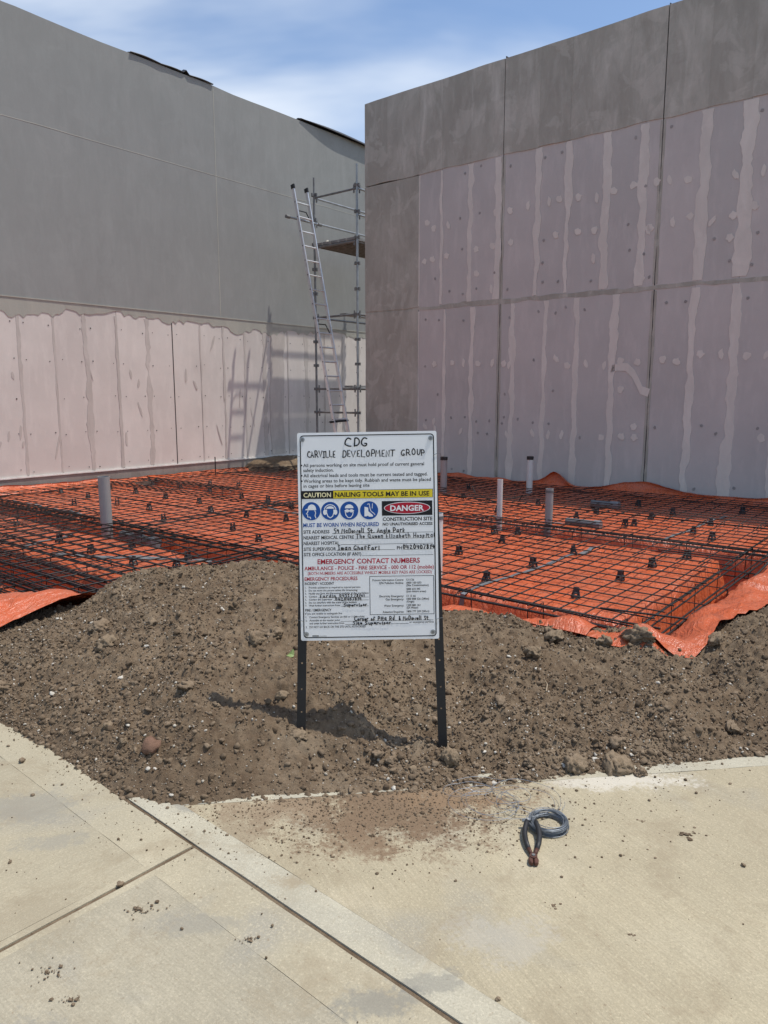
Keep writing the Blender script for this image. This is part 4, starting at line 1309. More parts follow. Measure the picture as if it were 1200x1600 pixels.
# printed lines: (words, s0, s1 or None, t, cap height as share of the board, weight, ink)
K, Bl, Rd = 'ink_black', 'ink_blue', 'ink_red'
PRINT = [
    ('\u2022', .022, .034, .1555, .010, .06, K), ('All persons working on site must hold proof of current general', .040, .908, .155, .0165, .012, K),
    ('safety induction.', .040, .258, .1785, .0165, .012, K),
    ('\u2022', .022, .034, .2045, .010, .06, K), ('All electrical leads and tools must be current tested and tagged.', .040, .932, .204, .0165, .012, K),
    ('\u2022', .022, .034, .2305, .010, .06, K), ('Working areas to be kept tidy. Rubbish and waste must be placed', .040, .955, .230, .0165, .012, K),
    ('in cages or bins before leaving site', .040, .514, .2535, .0165, .012, K),
    ('CAUTION', .038, .236, .297, .0225, .02, 'ink_cream'), ('NAILING TOOLS MAY BE IN USE', .264, .943, .297, .0225, .02, K),
    ('DANGER', .660, .902, .366, .027, .028, 'ink_white'),
    ('CONSTRUCTION SITE', .604, .963, .4185, .0175, .024, K), ('NO UNAUTHORISED ACCESS', .604, .963, .4425, .0135, .03, K),
    ('MUST BE WORN WHEN REQUIRED', .032, .578, .4415, .0195, .02, Bl),
    ('SITE ADDRESS', .032, .220, .474, .0165, .018, K), ('NEAREST MEDICAL CENTRE', .032, .396, .502, .0165, .018, K), ('NEAREST HOSPITAL', .032, .290, .529, .0165, .018, K),
    ('SITE SUPERVISOR', .032, .266, .557, .0165, .018, K), ('PH', .704, .740, .557, .0165, .018, K), ('SITE OFFICE LOCATION (IF ANY)', .032, .446, .583, .0165, .018, K),
    ('EMERGENCY CONTACT NUMBERS', .130, .868, .618, .0245, .02, Rd), ('AMBULANCE - POLICE - FIRE SERVICE - 000 OR 112 (mobile)', .034, .968, .650, .0185, .015, Rd),
    ('(BOTH NUMBERS ARE ACCESSIBLE WHILST MOBILE KEY PADS ARE LOCKED)', .058, .952, .6745, .0145, .008, Rd),
    ('EMERGENCY PROCEDURES', .034, .416, .701, .0175, .016, Rd), ('INCIDENT / ACCIDENT', .034, .246, .7235, .0125, .02, K),
    ('1.', .036, .046, .743, .0095, .01, K), ('Provide assistance as required to injured persons', .063, .436, .743, .0095, .012, K),
    ('2.', .036, .046, .7575, .0095, .01, K), ('Do not move the person unless life threatening', .063, .414, .7575, .0095, .012, K),
    ('3.', .036, .046, .772, .0095, .01, K), ('Notify any First Aid Personnel available at the workplace', .063, .494, .772, .0095, .012, K),
    ('4.', .036, .046, .7865, .0095, .01, K), ('Contact', .063, .122, .7865, .0095, .012, K),
    ('5.', .036, .046, .801, .0095, .01, K), ('Contact the Supervisor', .063, .232, .801, .0095, .012, K),
    ('6.', .036, .046, .816, .0095, .01, K), ('Do not interfere with the scene of the incident', .063, .408, .816, .0095, .012, K),
    ('7.', .036, .046, .830, .0095, .01, K), ('Wait further instructions from', .063, .286, .830, .0095, .012, K),
    ('FIRE / EMERGENCY', .034, .224, .852, .0125, .02, K), ('If you are unable to extinguish fire', .034, .300, .869, .0095, .012, K),
    ('1.', .036, .046, .886, .0095, .01, K), ('Contact Emergency Services on 000 or 112 (mobile)', .063, .462, .886, .0095, .012, K),
    ('2.', .036, .046, .902, .0095, .01, K), ('Assemble at the muster point', .063, .284, .902, .0095, .012, K),
    ('and await further instruction from', .063, .314, .9165, .0095, .012, K), ('or emergency services', .786, .962, .9165, .0095, .012, K),
    ('3.', .036, .046, .934, .0105, .01, K), ('DO NOT GO BACK ON THE SITE UNTIL AUTHORISED', .063, .470, .934, .0105, .012, K),
    ('Poisons Information Centre:', .524, .748, .7115, .0105, .014, K), ('131126', .768, .824, .7115, .0105, .014, K),
    ('EPA Pollution Hotline:', .574, .748, .7265, .0105, .014, K), ('1800 100 833', .768, .876, .7265, .0105, .014, K), ('(Site Contamination)', .768, .928, .7385, .0105, .014, K),
    ('1800 623 445', .768, .868, .757, .0105, .014, K), ('(non metro areas)', .768, .910, .768, .0105, .014, K),
    ('Electricity Emergency:', .572, .748, .790, .0105, .014, K), ('13 13 66', .768, .834, .790, .0105, .014, K),
    ('Gas Emergency:', .616, .748, .8055, .0105, .014, K), ('1800 808 526 (24hrs)', .768, .930, .8045, .0105, .014, K), ('(Origin)', .768, .822, .8175, .0105, .014, K),
    ('Water Emergency:', .604, .748, .836, .0105, .014, K), ('1300 880 161', .768, .866, .835, .0105, .014, K), ('(SA Water)', .768, .850, .847, .0105, .014, K),
    ('Asbestos Enquiries:', .594, .748, .866, .0105, .014, K), ('1800 777 209 (24hrs)', .768, .930, .865, .0105, .014, K),
]
tmp = []
CAP = 0.729
for (txt, s0, s1, t, cap, wgt, mat) in PRINT:
    cu = bpy.data.curves.new('lettering', 'FONT')
    cu.body = txt; cu.size = 1.0; cu.resolution_u = 2; cu.dimensions = '2D'; cu.fill_mode = 'BOTH'
    cu.offset = wgt
    o = bpy.data.objects.new('lettering', cu); COL.objects.link(o)
    tmp.append(o)
bpy.context.view_layer.update()
dg = bpy.context.evaluated_depsgraph_get()
new = []
for o, (txt, s0, s1, t, cap, wgt, mat) in zip(tmp, PRINT):
    me = bpy.data.meshes.new_from_object(o.evaluated_get(dg))
    co = np.zeros(len(me.vertices) * 3, dtype=np.float32); me.vertices.foreach_get('co', co); co = co.reshape(-1, 3)
    w0, w1 = co[:, 0].min(), co[:, 0].max()
    (x0, zc), (x1, _) = sl(s0, t), sl(s1, t)
    ch = cap * SH
    if txt == '\u2022':
        sx_ = sz_ = (x1 - x0) / (w1 - w0); base = zc - (co[:, 1].min() + co[:, 1].max()) / 2 * sz_
    else:
        sx_, sz_ = (x1 - x0) / (w1 - w0), ch / CAP; base = zc - ch / 2
    out = np.stack([x0 + (co[:, 0] - w0) * sx_, np.full(len(co), FY0 - (.0014 if mat in ('ink_white', 'ink_cream') or 'NAILING' in txt else .0003)), base + co[:, 1] * sz_], -1)
    me.vertices.foreach_set('co', out.astype(np.float32).ravel())
    me.materials.clear(); me.materials.append(MT[mat]); me.name = 'lettering'
    new.append(me)
for o in tmp:
    c = o.data; bpy.data.objects.remove(o); bpy.data.curves.remove(c)
for me in new:
    link('lettering', me, SG)

# rules for handwriting
for a in ((.240, .965, .4835), (.400, .965, .5115), (.298, .965, .538), (.270, .690, .5655), (.745, .965, .5655), (.452, .965, .593),
          (.128, .494, .7925), (.240, .494, .8065), (.292, .494, .8355), (.288, .960, .9085), (.320, .780, .924)):
    rule(*a)
qframe(.502, .967, .6925, .880, .0022, MT['ink_black'], 'number_box')

# marker handwriting: strokes on a 9-high grid, baseline 2, x-height 6, capitals to 9
GLY = {
    'A': '02 29 52/14 44', 'C': '58 39 17 04 13 32 52', 'D': '12 19 19 39 57 54 32 12 12', 'E': '49 19 12 42/15 35', 'F': '49 19 12/15 35', 'G': '58 39 17 04 22 42 54 34',
    'H': '12 19/52 59/15 55', 'I': '09 39/19 22/02 32', 'L': '19 12 52', 'M': '02 19 35 59 62', 'N': '12 19 52 59', 'O': '39 17 14 32 54 57 39', 'P': '12 19 19 49 57 55 15',
    'Q': '39 17 14 32 54 57 39/43 62', 'R': '12 19 19 49 57 55 15/35 62', 'S': '58 39 18 26 45 53 32 12', 'T': '09 69/39 32', 'U': '19 14 32 54 59', 'V': '09 32 69',
    'a': '46 26 14 13 32 44/46 43 52', 'b': '19 12/15 36 44 43 32 13', 'c': '45 26 14 13 32 43', 'd': '45 26 14 13 32 44/49 42', 'e': '14 44 45 26 15 13 32 43',
    'f': '58 39 28 22/15 45', 'g': '46 26 14 33 44/46 41 20 11', 'h': '19 12/15 36 45 42', 'i': '26 22/27 28', 'k': '19 12/46 14 42', 'l': '19 13 22', 'm': '16 12/15 26 35 32/35 46 55 52',
    'n': '16 12/15 36 45 42', 'o': '26 14 13 32 44 45 26', 'p': '16 10/15 36 44 33 13', 'r': '16 12/14 26 46', 's': '45 26 15 34 43 22 12', 't': '28 23 32 42/06 46',
    'u': '16 13 32 44/46 42', 'v': '06 22 46', 'w': '06 12 35 52 66', 'z': '16 46 12 42', '&': '52 18 29 38 13 22 33 45', '0': '29 17 14 22 43 47 29', '1': '17 29 22',
    '2': '18 39 47 12 52', '3': '19 49 26 45 43 22 12', '4': '19 15 55/48 42', '5': '49 19 16 36 45 43 22 12', '7': '09 49 22', '8': '36 18 29 48 36 14 22 32 44 36',
    '9': '47 28 17 16 35 47 42', ',': '22 11', '.': '22 32'}
hr = random.Random(9)
def hand(txt, s0, s1, t, cap, pen, mat='ink_marker'):
    """one written line as one part; every stroke a ribbon"""
    strokes, x = [], 0.0
    for ch in txt:
        if ch == ' ':
            x += 4.6; continue
        sc = hr.uniform(.92, 1.08); dy = hr.uniform(-.5, .5); sk = hr.uniform(-.06, .10)
        wmax = 0
        for st in GLY[ch].split('/'):
            pts = [(int(p[0]) * sc, (int(p[1]) - 2) * sc + dy) for p in st.split()]
            pts = [(a + sk * b + hr.uniform(-.15, .15), b + hr.uniform(-.15, .15)) for a, b in pts]
            wmax = max(wmax, max(int(p[0]) for p in st.split()))
            for _ in range(0 if ch in 'AEFHILMNTVRPDkvwz147' and ch not in 'RPD' else (1 if ch in 'RPD' else 2)):
                if len(pts) < 3: break
                q = [pts[0]]
                for a, b in zip(pts[:-1], pts[1:]):
                    q += [(a[0] * .75 + b[0] * .25, a[1] * .75 + b[1] * .25), (a[0] * .25 + b[0] * .75, a[1] * .25 + b[1] * .75)]
                q.append(pts[-1]); pts = q
            strokes.append([(a + x, b) for a, b in pts])
        x += wmax * sc + 1.7
    xs = [p[0] for s in strokes for p in s]; xa, xb = min(xs), max(xs)
    (x0, zc), (x1, _) = sl(s0, t), sl(s1, t)
    kx = (x1 - x0) / (xb - xa); kz = cap * SH / 7.0
    mb = MB()
    for i, st in enumerate(strokes):
        P = [np.array((x0 + (a - xa) * kx, zc - cap * SH / 2 + b * kz)) for a, b in st]
        vs = []
        y = FY0 - .0016 - .00002 * (i % 30)
        m = len(P)
        for j in range(m):
            d = P[min(j + 1, m - 1)] - P[max(j - 1, 0)]
            L = np.hypot(*d); d = d / L if L > 1e-9 else np.array((1., 0.))
            nrm = np.array((-d[1], d[0])) * pen / 2
            e = d * pen * .4 * (1 if j == m - 1 else (-1 if j == 0 else 0))
            for s in (1, -1):
                q = P[j] + nrm * s + e
                vs.append((q[0], y, q[1]))
        mb.add(vs, [(2 * j, 2 * j + 1, 2 * j + 3, 2 * j + 2) for j in range(m - 1)])
    me = bpy.data.meshes.new('handwriting'); me.from_pydata(mb.v, [], mb.f); me.materials.append(MT[mat])
    link('handwriting', me, SG)
hand('CDG', .343, .500, .046, .040, .0056)
hand('CARVILLE', .073, .270, .103, .029, .0042); hand('DEVELOPMENT', .325, .700, .103, .030, .0042); hand('GROUP', .745, .910, .101, .029, .0042)
hand('59 McDowell St, Angle Park', .255, .760, .4715, .021, .0036)
hand('The Queen Elizabeth Hospital', .410, .975, .498, .020, .0030)
hand('Iman Ghaffari', .280, .575, .554, .021, .0038); hand('0420407814', .750, .972, .553, .020, .0040)
hand('Fardin', .145, .255, .785, .017, .0030); hand('0432278141', .285, .462, .785, .014, .0030); hand('0420407814', .255, .440, .8005, .014, .0030)
hand('Supervisor', .315, .480, .829, .016, .0030)
hand('Corner of Pita Rd. & McDowell St.', .390, .935, .897, .020, .0034); hand('Site Supervisor', .378, .650, .9175, .016, .0032)
# the maker's print in the bottom corner is too small to read: a row of specks
sp_ = MB()
for k in range(14):
    (x0, zc) = sl(.083 + k * .0075, .978)
    sp_.add([(x0, FY0, zc - .0025), (x0 + (.0036 if k < 6 else .002), FY0, zc - .0025), (x0 + (.0036 if k < 6 else .002), FY0, zc + (.003 if k < 6 else .001)), (x0, FY0, zc + (.003 if k < 6 else .001))], [(0, 1, 2, 3)])
sp_.obj('tiny_print', MT['ink_black'], SG)

# pictograms: white drawings on blue discs
def picto(s, polys, lines):
    x, z = sl(s, .375)
    r = .0395
    d = MB().add([(x + r * math.cos(2 * math.pi * k / 40), FY0, z + r * math.sin(2 * math.pi * k / 40)) for k in range(40)], [tuple(range(40))]).obj('pictogram', MT['ink_blue'], SG)
    mb = MB()
    for i, pl in enumerate(polys):
        mb.add([(x + a * r, FY0 - .0004 - .00006 * i, z + b * r) for a, b in pl], [tuple(range(len(pl)))])
    for i, (pl, w) in enumerate(lines):
        P = [np.array((x + a * r, z + b * r)) for a, b in pl]
        vs = []
        for j in range(len(P)):
            d_ = P[min(j + 1, len(P) - 1)] - P[max(j - 1, 0)]; d_ = d_ / np.hypot(*d_)
            nn = np.array((-d_[1], d_[0])) * w * r / 2
            vs += [(*(P[j] + nn),), (*(P[j] - nn),)]
        mb.add([(a, FY0 - .0008 - .00005 * i, b) for a, b in vs], [(2 * j, 2 * j + 1, 2 * j + 3, 2 * j + 2) for j in range(len(P) - 1)])
    mb.obj('drawing', MT['ink_white'], d)
arc = lambda cx, cy, rx, ry, a0, a1, n=14: [(cx + rx * math.cos(R(a0 + (a1 - a0) * k / n)), cy + ry * math.sin(R(a0 + (a1 - a0) * k / n))) for k in range(n + 1)]
picto(.092, [arc(.06, .22, .46, .52, 0, 180), [(-.68, .12), (.54, .12), (.54, .25), (-.58, .25)]],
      [([(-.34, .10), (-.42, -.16), (-.56, -.30), (-.40, -.36), (-.42, -.62), (-.12, -.66), (-.08, -.86)], .09), ([(.38, .10), (.48, -.2), (.40, -.5), (.5, -.78)], .09)])
picto(.228, [arc(0, .1, .50, .42, 20, 160), arc(-.58, -.14, .20, .30, 0, 360), arc(.58, -.14, .20, .30, 0, 360)],
      [(arc(0, .02, .66, .66, 14, 166), .09), ([(-.40, .15), (-.40, -.2), (-.26, -.6), (0, -.76), (.26, -.6), (.40, -.2), (.40, .15)], .10)])
picto(.365, [arc(0, .22, .48, .46, 5, 175), arc(-.24, -.03, .25, .17, 0, 360), arc(.24, -.03, .25, .17, 0, 360)],
      [([(-.52, -.02), (.52, -.02)], .10), ([(-.44, -.15), (-.36, -.5), (-.14, -.76), (.14, -.76), (.36, -.5), (.44, -.15)], .09)])
picto(.508, [[(-.50, .40), (-.10, .30), (-.08, -.10), (.28, -.42), (.42, -.56), (.40, -.70), (-.02, -.70), (-.12, -.58), (-.30, -.66), (-.52, -.66)]],
      [([(.02, .72), (.10, .22), (.20, -.08), (.52, -.34), (.64, -.5)], .07), ([(.02, .72), (-.2, .66)], .07), ([(.38, .74), (.34, .2)], .06)])

# screws with washers, and the two posts
for s, t in ((.037, .032), (.957, .034), (.040, .968), (.955, .966)):
    x, z = sl(s, t)
    wsh = MB().tube([(0, 0, 0), (0, -.0035, 0)], .0105, 16).obj('washer', MT['galv'], SG, (x, -.004, z))
    MB().tube([(0, -.0035, 0), (0, -.0085, 0)], .0062, 6).obj('screw', MT['galv_dull'], wsh)


def post(px0, px1, base, top, label_seed):
    """angle-section steel post with a row of punched holes; base and top in the sign's frame"""
    mb = MB()
    b, t = Vector(base), Vector(top)
    L = (t - b).length
    w, h = .019, .0034
    holes = [L - .02 - .105 * k for k in range(12) if L - .02 - .105 * k > .1]
    holes = sorted(z + (hr.uniform(-.012, .012)) for z in holes)
    mb.box((-w, 0, 0), (-h, .003, L)); mb.box((h, 0, 0), (w, .003, L))
    z0 = 0
    for z in holes + [None]:
        z1 = (z - h) if z is not None else L
        mb.box((-h, 0, z0), (h, .003, z1)); z0 = (z + h) if z is not None else L
    mb.box((w * label_seed - .0015, .003, 0), (w * label_seed + .0015, .032, L))
    o = mb.obj('post', MT['picket'], SG, b)
    d = (t - b).normalized()
    o.rotation_euler = d.to_track_quat('Z', 'Y').to_euler()
    o.rotation_euler = (math.atan2(-d.y, d.z), math.asin(d.x), 0)
    return o
post(0, 0, (-.312, .012, -.47), (-.272, .012, .86), -1)
post(0, 0, (.312, .012, -.52), (.281, .012, .86), 1)
# tie wires at the board's edges
for z in (.085, .80):
    for s in (-1, 1):
        MB().tube([(s * .288, -.006, z), (s * .306, -.006, z + .006), (s * .318, .01, z + .004), (s * .325, .03, z - .01)], .0009, 5).obj('tie_wire', MT['wire'], SG)

# ------------------------------------------------------------------ wire coil, loose wire, nippers
CO = empty('wire_coil', (0.607, 2.515, 0.0))
tag(CO, 'coil of blue grey tie wire lying on the driveway beside the nippers', 'wire coil')
cr_ = random.Random(4)
for k in range(42):
    rr_ = .064 + .014 * (cr_.random() - .35); zz = .005 + .026 * cr_.random()
    ph = cr_.random() * 6.28; tx, ty = cr_.uniform(-.006, .006), cr_.uniform(-.006, .006)
    pts = [(tx + rr_ * (1 + .04 * math.sin(2 * a + ph)) * math.cos(a), ty + rr_ * math.sin(a), zz + .004 * math.sin(a + ph)) for a in [i * 2 * math.pi / 36 for i in range(36)]]
    MB().tube(pts, .00115, 5, True).obj('strand', MT['wire'], CO, smooth=True)
LWR = empty('loose_wire', (0.46, 2.62, 0.0))
tag(LWR, 'thin springy tangle of loose wire loops behind the coil at the edge of the soil', 'wire')
pts = []
a = 0
cx, cy, r0 = 0.05, -.02, .10
for k in range(420):
    a += 0.12
    r_ = .085 + .045 * float(fbm(k * .02, 1, 1, 2, 1)) * 2
    pts.append((.04 + .10 * float(fbm(k * .011, 3, 1, 2, 2)) * 2 + r_ * 1.1 * math.cos(a), .03 + .09 * float(fbm(k * .012, 5, 1, 2, 3)) * 2 + r_ * .9 * math.sin(a), .012 + .05 * abs(float(fbm(k * .05, 7, 1, 2, 4)))))
MB().tube(pts, .0009, 4).obj('strand', MT['wire'], LWR)
pts = [(p[0] * 1.1 - .16, p[1] * .8 + .05, p[2] + .004) for p in pts[60:170]]
MB().tube(pts, .0009, 4).obj('strand', MT['wire'], LWR)
NP = empty('nippers', (0.512, 2.305, 0.0), R(-9))
tag(NP, 'steel fixing nippers with black grips and a rusty jaw lying on the driveway', 'pliers')
# jaw: two rounded cheeks meeting at a slit, pivot boss and rivet
for s in (-1, 1):
    ck = [(s * .0015, -.030), (s * .010, -.031), (s * .0165, -.022), (s * .0175, -.010), (s * .013, .004), (s * .010, .022), (s * .006, .034), (s * .0015, .030)]
    MB().prism(ck, .004, .020).obj('jaw', MT['rusty'], NP, bevel=.003)
piv = MB().tube([(0, .004, .002), (0, .004, .023)], .0135, 16).obj('pivot', MT['rusty'], NP)
MB().tube([(0, .004, .023), (0, .004, .026)], .006, 12).obj('rivet', MT['galv_dull'], piv)
for s in (-1, 1):
    hp = [(s * .006, .026, .013), (s * .014, .05, .015), (s * .022, .085, .018), (s * .026, .12, .021), (s * .025, .15, .026), (s * .019, .18, .031), (s * .016, .195, .033)]
    MB().tube([hp[0], hp[1]], [.007, .008], 8).obj('tang', MT['rusty'], NP, smooth=True)
    MB().tube(hp[1:], [.0085, .0095, .0098, .0095, .0092, .008], 10).obj('grip', MT['grip'], NP, smooth=True)
MB().tube([(-.034, .196, .030), (-.002, .204, .034)], .006, 8).obj('wire_end', MT['galv'], NP, smooth=True)

# leaf and twig on the heap
def gz(x, y): return float(soil_z(np.array(x), np.array(y)))
lx, ly = -0.47, 3.55
lf = MB()
ol = [(0.017 * math.sin(t) * (1 - .25 * math.cos(t)), 0.026 * math.cos(t), 0.004 + .010 * math.cos(2 * t)) for t in [k * math.pi / 7 for k in range(14)]]
lf.add([(0, 0, .002)] + ol, [(0, 1 + k, 1 + (k + 1) % 14) for k in range(14)])
lo_ = lf.obj('leaf', MT['leaf'], None, (lx, ly, gz(lx, ly) + .008), (R(24), R(8), R(-30)))
lo_.modifiers.new('thickness', 'SOLIDIFY').thickness = .0012
tag(lo_, 'pale green leaf lying on the soil just left of the left sign post', 'leaf')
tx_, ty_ = 0.80, 3.45
tag(MB().tube([(0, 0, 0), (.02, .06, .012), (.015, .12, .014), (.035, .19, .018)], [.003, .0025, .002, .0014], 6).obj('twig', MT['twig'], None, (tx_, ty_, gz(tx_, ty_) + .008)),
    'thin dry twig lying on the slope right of the right sign post', 'twig')

# ------------------------------------------------------------------ clods and stones
def ico(sub):
    bm = bmesh.new(); bmesh.ops.create_icosphere(bm, subdivisions=sub, radius=1.0)
    V = np.array([v.co[:] for v in bm.verts]); F = np.array([[v.index for v in f.verts] for f in bm.faces]); bm.free()
    return V, F
def rock(sub, seed, amp=0.35, flatz=0.75):
    V, F = ico(sub)
    rs = np.random.RandomState(seed)
    d = np.ones(len(V))
    for k in range(7):                       # chop with random planes: angular lumps
        nn = rs.randn(3); nn /= np.linalg.norm(nn)
        c = 0.62 + 0.3 * rs.rand()
        h = V @ nn
        V = V - np.where(h > c, h - c, 0)[:, None] * nn
    V = V * (1 + amp * 0.5 * (rs.rand(len(V), 1) - .5)) * np.array([1, .75 + .3 * rs.rand(), flatz])
    return V, F
def lump_mesh(name, sub, seed, mat, smooth=False):
    V, F = rock(sub, seed, 0.10)
    n0 = V / np.linalg.norm(V, axis=1, keepdims=True)
    q = fbm(n0[:, 0] * 1.3 + n0[:, 2], n0[:, 1] * 1.3 - n0[:, 2] + seed, 1.7, 4, 2, 0.7)
    V = V * (1 + 0.48 * q - 0.34 * np.abs(fbm(n0[:, 0] + n0[:, 2] * .7 + 9, n0[:, 1] - n0[:, 2] * .7 + seed, 3.6, 3, 4, 0.7)))[:, None]
    return np_mesh(name, V, F, mat, smooth)
big = [lump_mesh('soil_clod', 4, 10 + k, MT['clod']) for k in range(8)]
bigp = [lump_mesh('soil_clod', 4, 30 + k, MT['clod_pale']) for k in range(3)]
NAMED = [  # x, y, radius, pale, label
    (0.815, 2.93, .055, 1, 'brown clod at the driveway edge, left one of the two biggest'),
    (0.99, 2.94, .070, 1, 'biggest brown soil clod at the heap foot, behind and right of the coil'),
    (1.08, 2.90, .034, 0, 'dark soil clod touching the right side of the biggest clod'),
    (0.28, 2.93, .050, 1, 'rounded pale brown clod at the heap foot below the right sign post'),
    (0.82, 3.85, .055, 1, 'upright brown clod high on the slope right of the sign, below the orange edge'),
    (1.47, 4.10, .09, 0, 'large ragged soil lump on the crest next to the orange flap corner'),
    (1.30, 4.12, .065, 0, 'flat soil lump on the crest just left of the ragged corner lump'),
    (1.02, 4.22, .070, 1, 'pale flat clod near the crest under the front mesh corner'),
    (1.90, 4.05, .06, 0, 'dark soil lump on the crest right of the orange flap'),
    (-0.66, 3.62, .06, 0, 'dark soil lump on the slope to the left of the left sign post'),
    (-0.58, 3.70, .060, 0, 'smaller dark lump behind the soil lump left of the left sign post'),
    (-1.98, 3.60, .065, 0, 'dark soil clod at the left edge of the heap above the path'),
    (-1.62, 4.05, .055, 0, 'dark clod in the upper left part of the heap'),
    (-1.36, 4.62, .055, 0, 'pale brown clod on the crest at the left, against the mesh'),
    (-1.48, 3.75, .060, 1, 'pale flat clod in the left half of the heap'),
    (-0.98, 2.90, .045, 2, 'reddish brown stone at the heap foot near the path corner'),
    (-0.37, 3.02, .040, 1, 'brown clod just below the foot of the left sign post'),
    (0.62, 2.94, .034, 0, 'small dark clod at the heap foot between wire tangle and biggest clods'),
    (0.03, 2.95, .028, 0, 'small dark clod at the heap foot midway between the sign posts'),
    (1.62, 3.22, .040, 0, 'dark clod low on the right slope above the white driveway edge'),
]
def place(name, me, x, y, r, sink=0.5, z=None):
    zz = (gz(x, y) if z is None else z) + r * (0.75 - sink)
    o = link(name, me, None, (x, y, zz), (random.uniform(-.4, .4), random.uniform(-.4, .4), random.uniform(0, 6.28)))
    o.scale = (r * random.uniform(.9, 1.25), r * random.uniform(.8, 1.1), r * random.uniform(.75, 1.05))
    return o
red_me = lump_mesh('stone', 2, 91, MT['red_stone'])
for i, (x, y, r, p, lab) in enumerate(NAMED):
    if p == 2: o = place('stone', red_me, x, y, r)
    else: o = place('soil_clod', (bigp if p else big)[i % (3 if p else 8)], x, y, r)
    tag(o, lab, 'stone' if p == 2 else 'soil clod')

rs = np.random.RandomState(12)
def sample(n, bias):
    """points on the heap; bias gives more of them at the foot"""
    out = []
    while len(out) < n:
        x = rs.uniform(-3.4, 3.2, 4 * n); t = rs.rand(4 * n)
        t = t ** bias
        yf, yc = np.interp(x, FX, FY), np.interp(x, CX, CY)
        y = yf + (yc - yf + 0.5) * t - 0.015
        dens = 0.35 + 0.65 * sstep(-0.1, 0.25, fbm(x, y, 1.4, 3, 5)) + 0.35 * (x < -1.2)
        ok = (rs.rand(4 * n) < dens) & (rect_d(*UV(x, y)) > 0.06) & (np.abs(x) < 0.80 * y + .3)
        out += list(zip(x[ok], y[ok]))
    return np.array(out[:n])

# countable clods of middling size
mid = [lump_mesh('soil_clod', 3, 50 + k, MT['clod']) for k in range(7)]
midp = [lump_mesh('soil_clod', 3, 80 + k, MT['clod_pale']) for k in range(3)]
SOILM = [('the left sign post', -0.37, 3.05), ('the right sign post', 0.24, 3.05), ('the biggest clod', 0.99, 2.94), ('the reddish stone', -0.98, 2.90), ('the ragged crest lump', 1.47, 4.1),
         ('the pale green leaf', -0.47, 3.55), ('the dry twig', 0.80, 3.45), ('the upper left dark clod', -1.62, 4.05), ('the left edge clod', -1.98, 3.6), ('the low right clod', 1.62, 3.22), ('the pale flat clod', -1.48, 3.75)]
pts = sample(120, 1.9)
rad = [min(.014 + .008 * rs.pareto(2.0), .040) for _ in pts]
isp = [rs.rand() < .25 for _ in pts]
labs = landmark_labels(pts, SOILM, ['small pale soil clod' if q else ('dark soil clod' if r > .026 else 'small dark soil clod') for q, r in zip(isp, rad)])
for i, (x, y) in enumerate(pts):
    o = place('soil_clod', (midp if isp[i] else mid)[i % (3 if isp[i] else 7)], x, y, rad[i], .5)
    tag(o, labs[i], 'soil clod', 'small soil clods strewn over the heap')
stn = [lump_mesh('pebble', 2, 120 + k, MT['stone']) for k in range(5)]
pts = sample(55, 1.6)
labs = landmark_labels(pts, SOILM, ['off white limestone pebble'] * len(pts))
for i, (x, y) in enumerate(pts):
    o = place('pebble', stn[i % 5], x, y, rs.uniform(.009, .0165), .35)
    tag(o, labs[i], 'pebble', 'limestone pebbles strewn over the heap')


def scatter(name, n, pts, zf, rmin, rpar, rmax, mat, sub, lift, variants=6, smooth=False):
    """very many tiny lumps as one mesh"""
    Vs, Fs, off = [], [], 0
    base = [rock(sub, 200 + 13 * k + n % 97, .5) for k in range(variants)]
    x, y = pts[:, 0], pts[:, 1]
    z = zf(x, y)
    r = np.minimum(rmin * (1 + rs.pareto(rpar, len(x))), rmax)
    which = rs.randint(0, variants, len(x))
    for k in range(variants):
        V, F = base[k]
        m = np.where(which == k)[0]
        if len(m) == 0: continue
        a = rs.uniform(0, 6.28, len(m)); c, s = np.cos(a), np.sin(a)
        b = rs.uniform(-.7, .7, len(m)); cb, sb = np.cos(b), np.sin(b)
        st = rs.uniform(.7, 1.3, (len(m), 1, 3)) * r[m][:, None, None]
        P = V[None] * st
        P = np.stack([P[..., 0] * cb[:, None] + P[..., 2] * sb[:, None], P[..., 1], -P[..., 0] * sb[:, None] + P[..., 2] * cb[:, None]], -1)
        P = np.stack([P[..., 0] * c[:, None] - P[..., 1] * s[:, None], P[..., 0] * s[:, None] + P[..., 1] * c[:, None], P[..., 2]], -1)
        P += np.stack([x[m], y[m], z[m] + r[m] * lift], -1)[:, None, :]
        Vs.append(P.reshape(-1, 3)); Fs.append((F[None] + (np.arange(len(m)) * len(V))[:, None, None]).reshape(-1, 3) + off)
        off += len(m) * len(V)
    return tag(link(name, np_mesh(name, np.concatenate(Vs), np.concatenate(Fs), mat, smooth)), kind='stuff')


scatter('soil_crumbs', 13000, sample(12000, 1.5), soil_z, .0046, 2.1, .017, MT['clod'], 2, .10)
scatter('soil_crumbs', 42001, sample(42001, 1.2), soil_z, .0028, 2.1, .0075, MT['clod'], 1, .3, 4)
scatter('pale_grit', 9000, sample(14000, 1.15), soil_z, .0017, 2.3, .0085, MT['stone'], 1, .4, 3)

# crumbs fallen on the concrete: thick by the foot of the heap, thin further out
n = 3000
x = rs.uniform(-3.0, 2.8, n); yf = np.interp(x, FX, FY)
y = yf - np.abs(rs.exponential(.13, n)) + .03
far_m = rs.rand(n) < .16
y = np.where(far_m, rs.uniform(.9, 3.2, n), y)
clump = fbm(x, y, 5, 3, 3)
ok = (y < yf + .02) & (y > .8) & ((clump > 0.02) | (rs.rand(n) < .35))
cp = np.stack([x[ok], y[ok]], -1)
scatter('fallen_crumbs', len(cp), cp, lambda x, y: np.zeros_like(x), .0017, 2.3, .008, MT['clod'], 1, .45, 5)
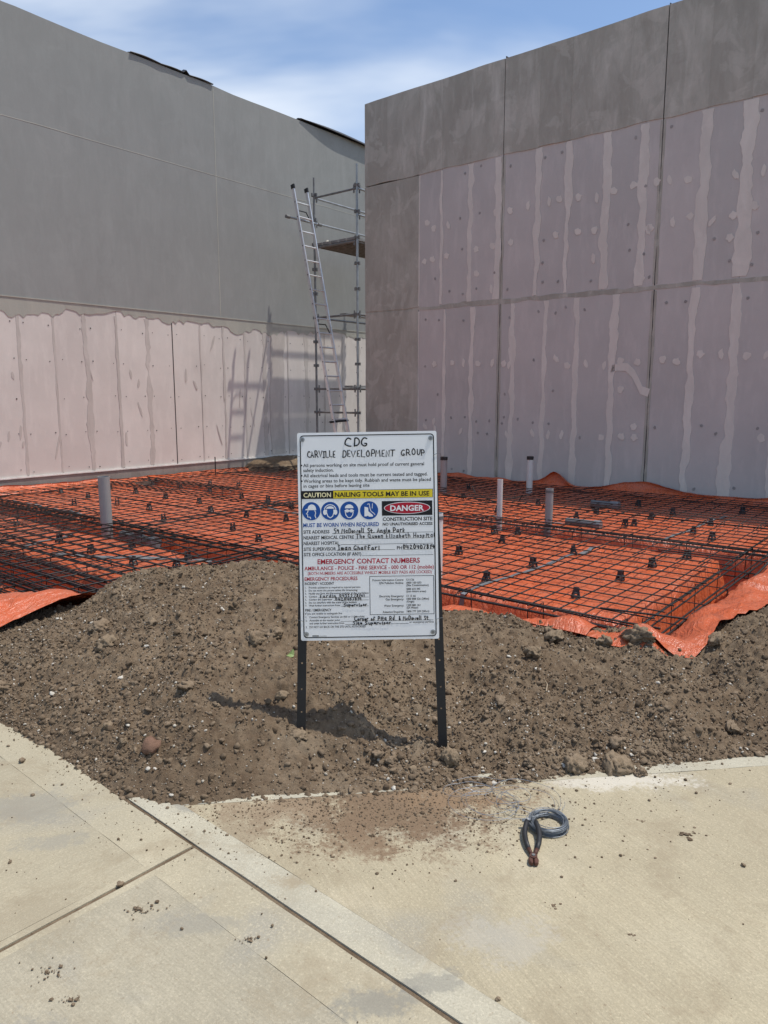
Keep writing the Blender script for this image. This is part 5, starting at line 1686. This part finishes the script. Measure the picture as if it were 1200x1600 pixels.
# fine dirt round the coil and in the stained patch
n = 6500
x = rs.normal(0.02, .36, n); y = rs.normal(2.62, .15, n)
ok = (y < np.interp(x, FX, FY))
cp = np.stack([x[ok], y[ok]], -1)
scatter('fallen_crumbs', len(cp), cp, lambda x, y: np.zeros_like(x), .0014, 2.2, .006, MT['clod'], 1, .4, 3)
# broken lumps on the concrete, a few crumbs each
LUMPS = [(-0.93, 1.82, .020, 'two dark soil lumps on the upper path slab'), (-0.83, 1.72, .016, 'small dark lump left on the path slab near the band'), (-0.76, 2.07, .022, 'crumbled lump on the path slab'),
         (-0.40, 1.94, .014, ''), (-0.585, 1.56, .022, ''), (-0.49, 1.40, .020, ''), (-0.45, 1.21, .014, ''), (1.10, 2.46, .026, ''), (0.97, 2.55, .012, ''), (0.53, 2.08, .013, ''), (0.73, 1.96, .010, '')]
DL = ['flattened soil lump at the right of the driveway beyond the coil', 'single dark crumb on the driveway right of the coil', 'dark crumb on the driveway in front of the nippers', 'dark crumb on the driveway near the lower right']
DESC = ['dark soil lump on the upper left path slab, left one of a pair', 'dark soil lump on the upper left path slab, right one of a pair', 'crumbled soil lump on the upper path slab below the reddish stone',
        'small dark lump on the path beside the joint corner', 'spread of reddish soil lump just below the cross joint', 'dark soil lump in the middle of the lower path slab', 'reddish lump on the lower path slab near the bottom'] + DL
for i, (x, y, r, _) in enumerate(LUMPS):
    cl = empty('soil_lump', (x, y, 0)); tag(cl, DESC[i], 'soil lump')
    mb = MB()
    rq = random.Random(i + 70)
    for k in range(34):
        d = abs(rq.gauss(0, 1)) * r * 1.0; a = rq.uniform(0, 6.28); q = r * min(.42, .07 + rq.expovariate(9))
        V, F = rock(1, 300 + k, .5)
        mb.add([(v[0] * q + d * math.cos(a) * 1.6, v[1] * q + d * math.sin(a) * .8, max(0.0005, v[2] * q * .7 + q * .35)) for v in V], [tuple(f) for f in F])
    me = bpy.data.meshes.new('crumbs'); me.from_pydata(mb.v, [], mb.f); me.materials.append(MT['clod'])
    link('crumbs', me, cl)['kind'] = 'stuff'
for i, (x, y, r) in enumerate(((-0.82, 1.43, .011), (-0.43, 1.245, .012), (-0.245, 1.30, .009), (1.22, 2.28, .009), (-1.58, 3.0, .016), (-0.86, 2.18, .012), (0.30, 1.72, .008), (0.86, 1.55, .008))):
    o = place('pebble', mid[i % 7], x, y, r, .1, 0.0)
    tag(o, ['grey brown pebble on the left of the lower path slab', 'dark oval pebble near the bottom of the path', 'tiny dark pebble on the path by the driveway band', 'round brown pebble on the right of the driveway',
            'dark pebble on the path band beside the heap', 'dark pebble on the path band near the stone', 'tiny pebble on the driveway below the nippers', 'tiny pebble on the driveway at the lower right'][i], 'pebble')
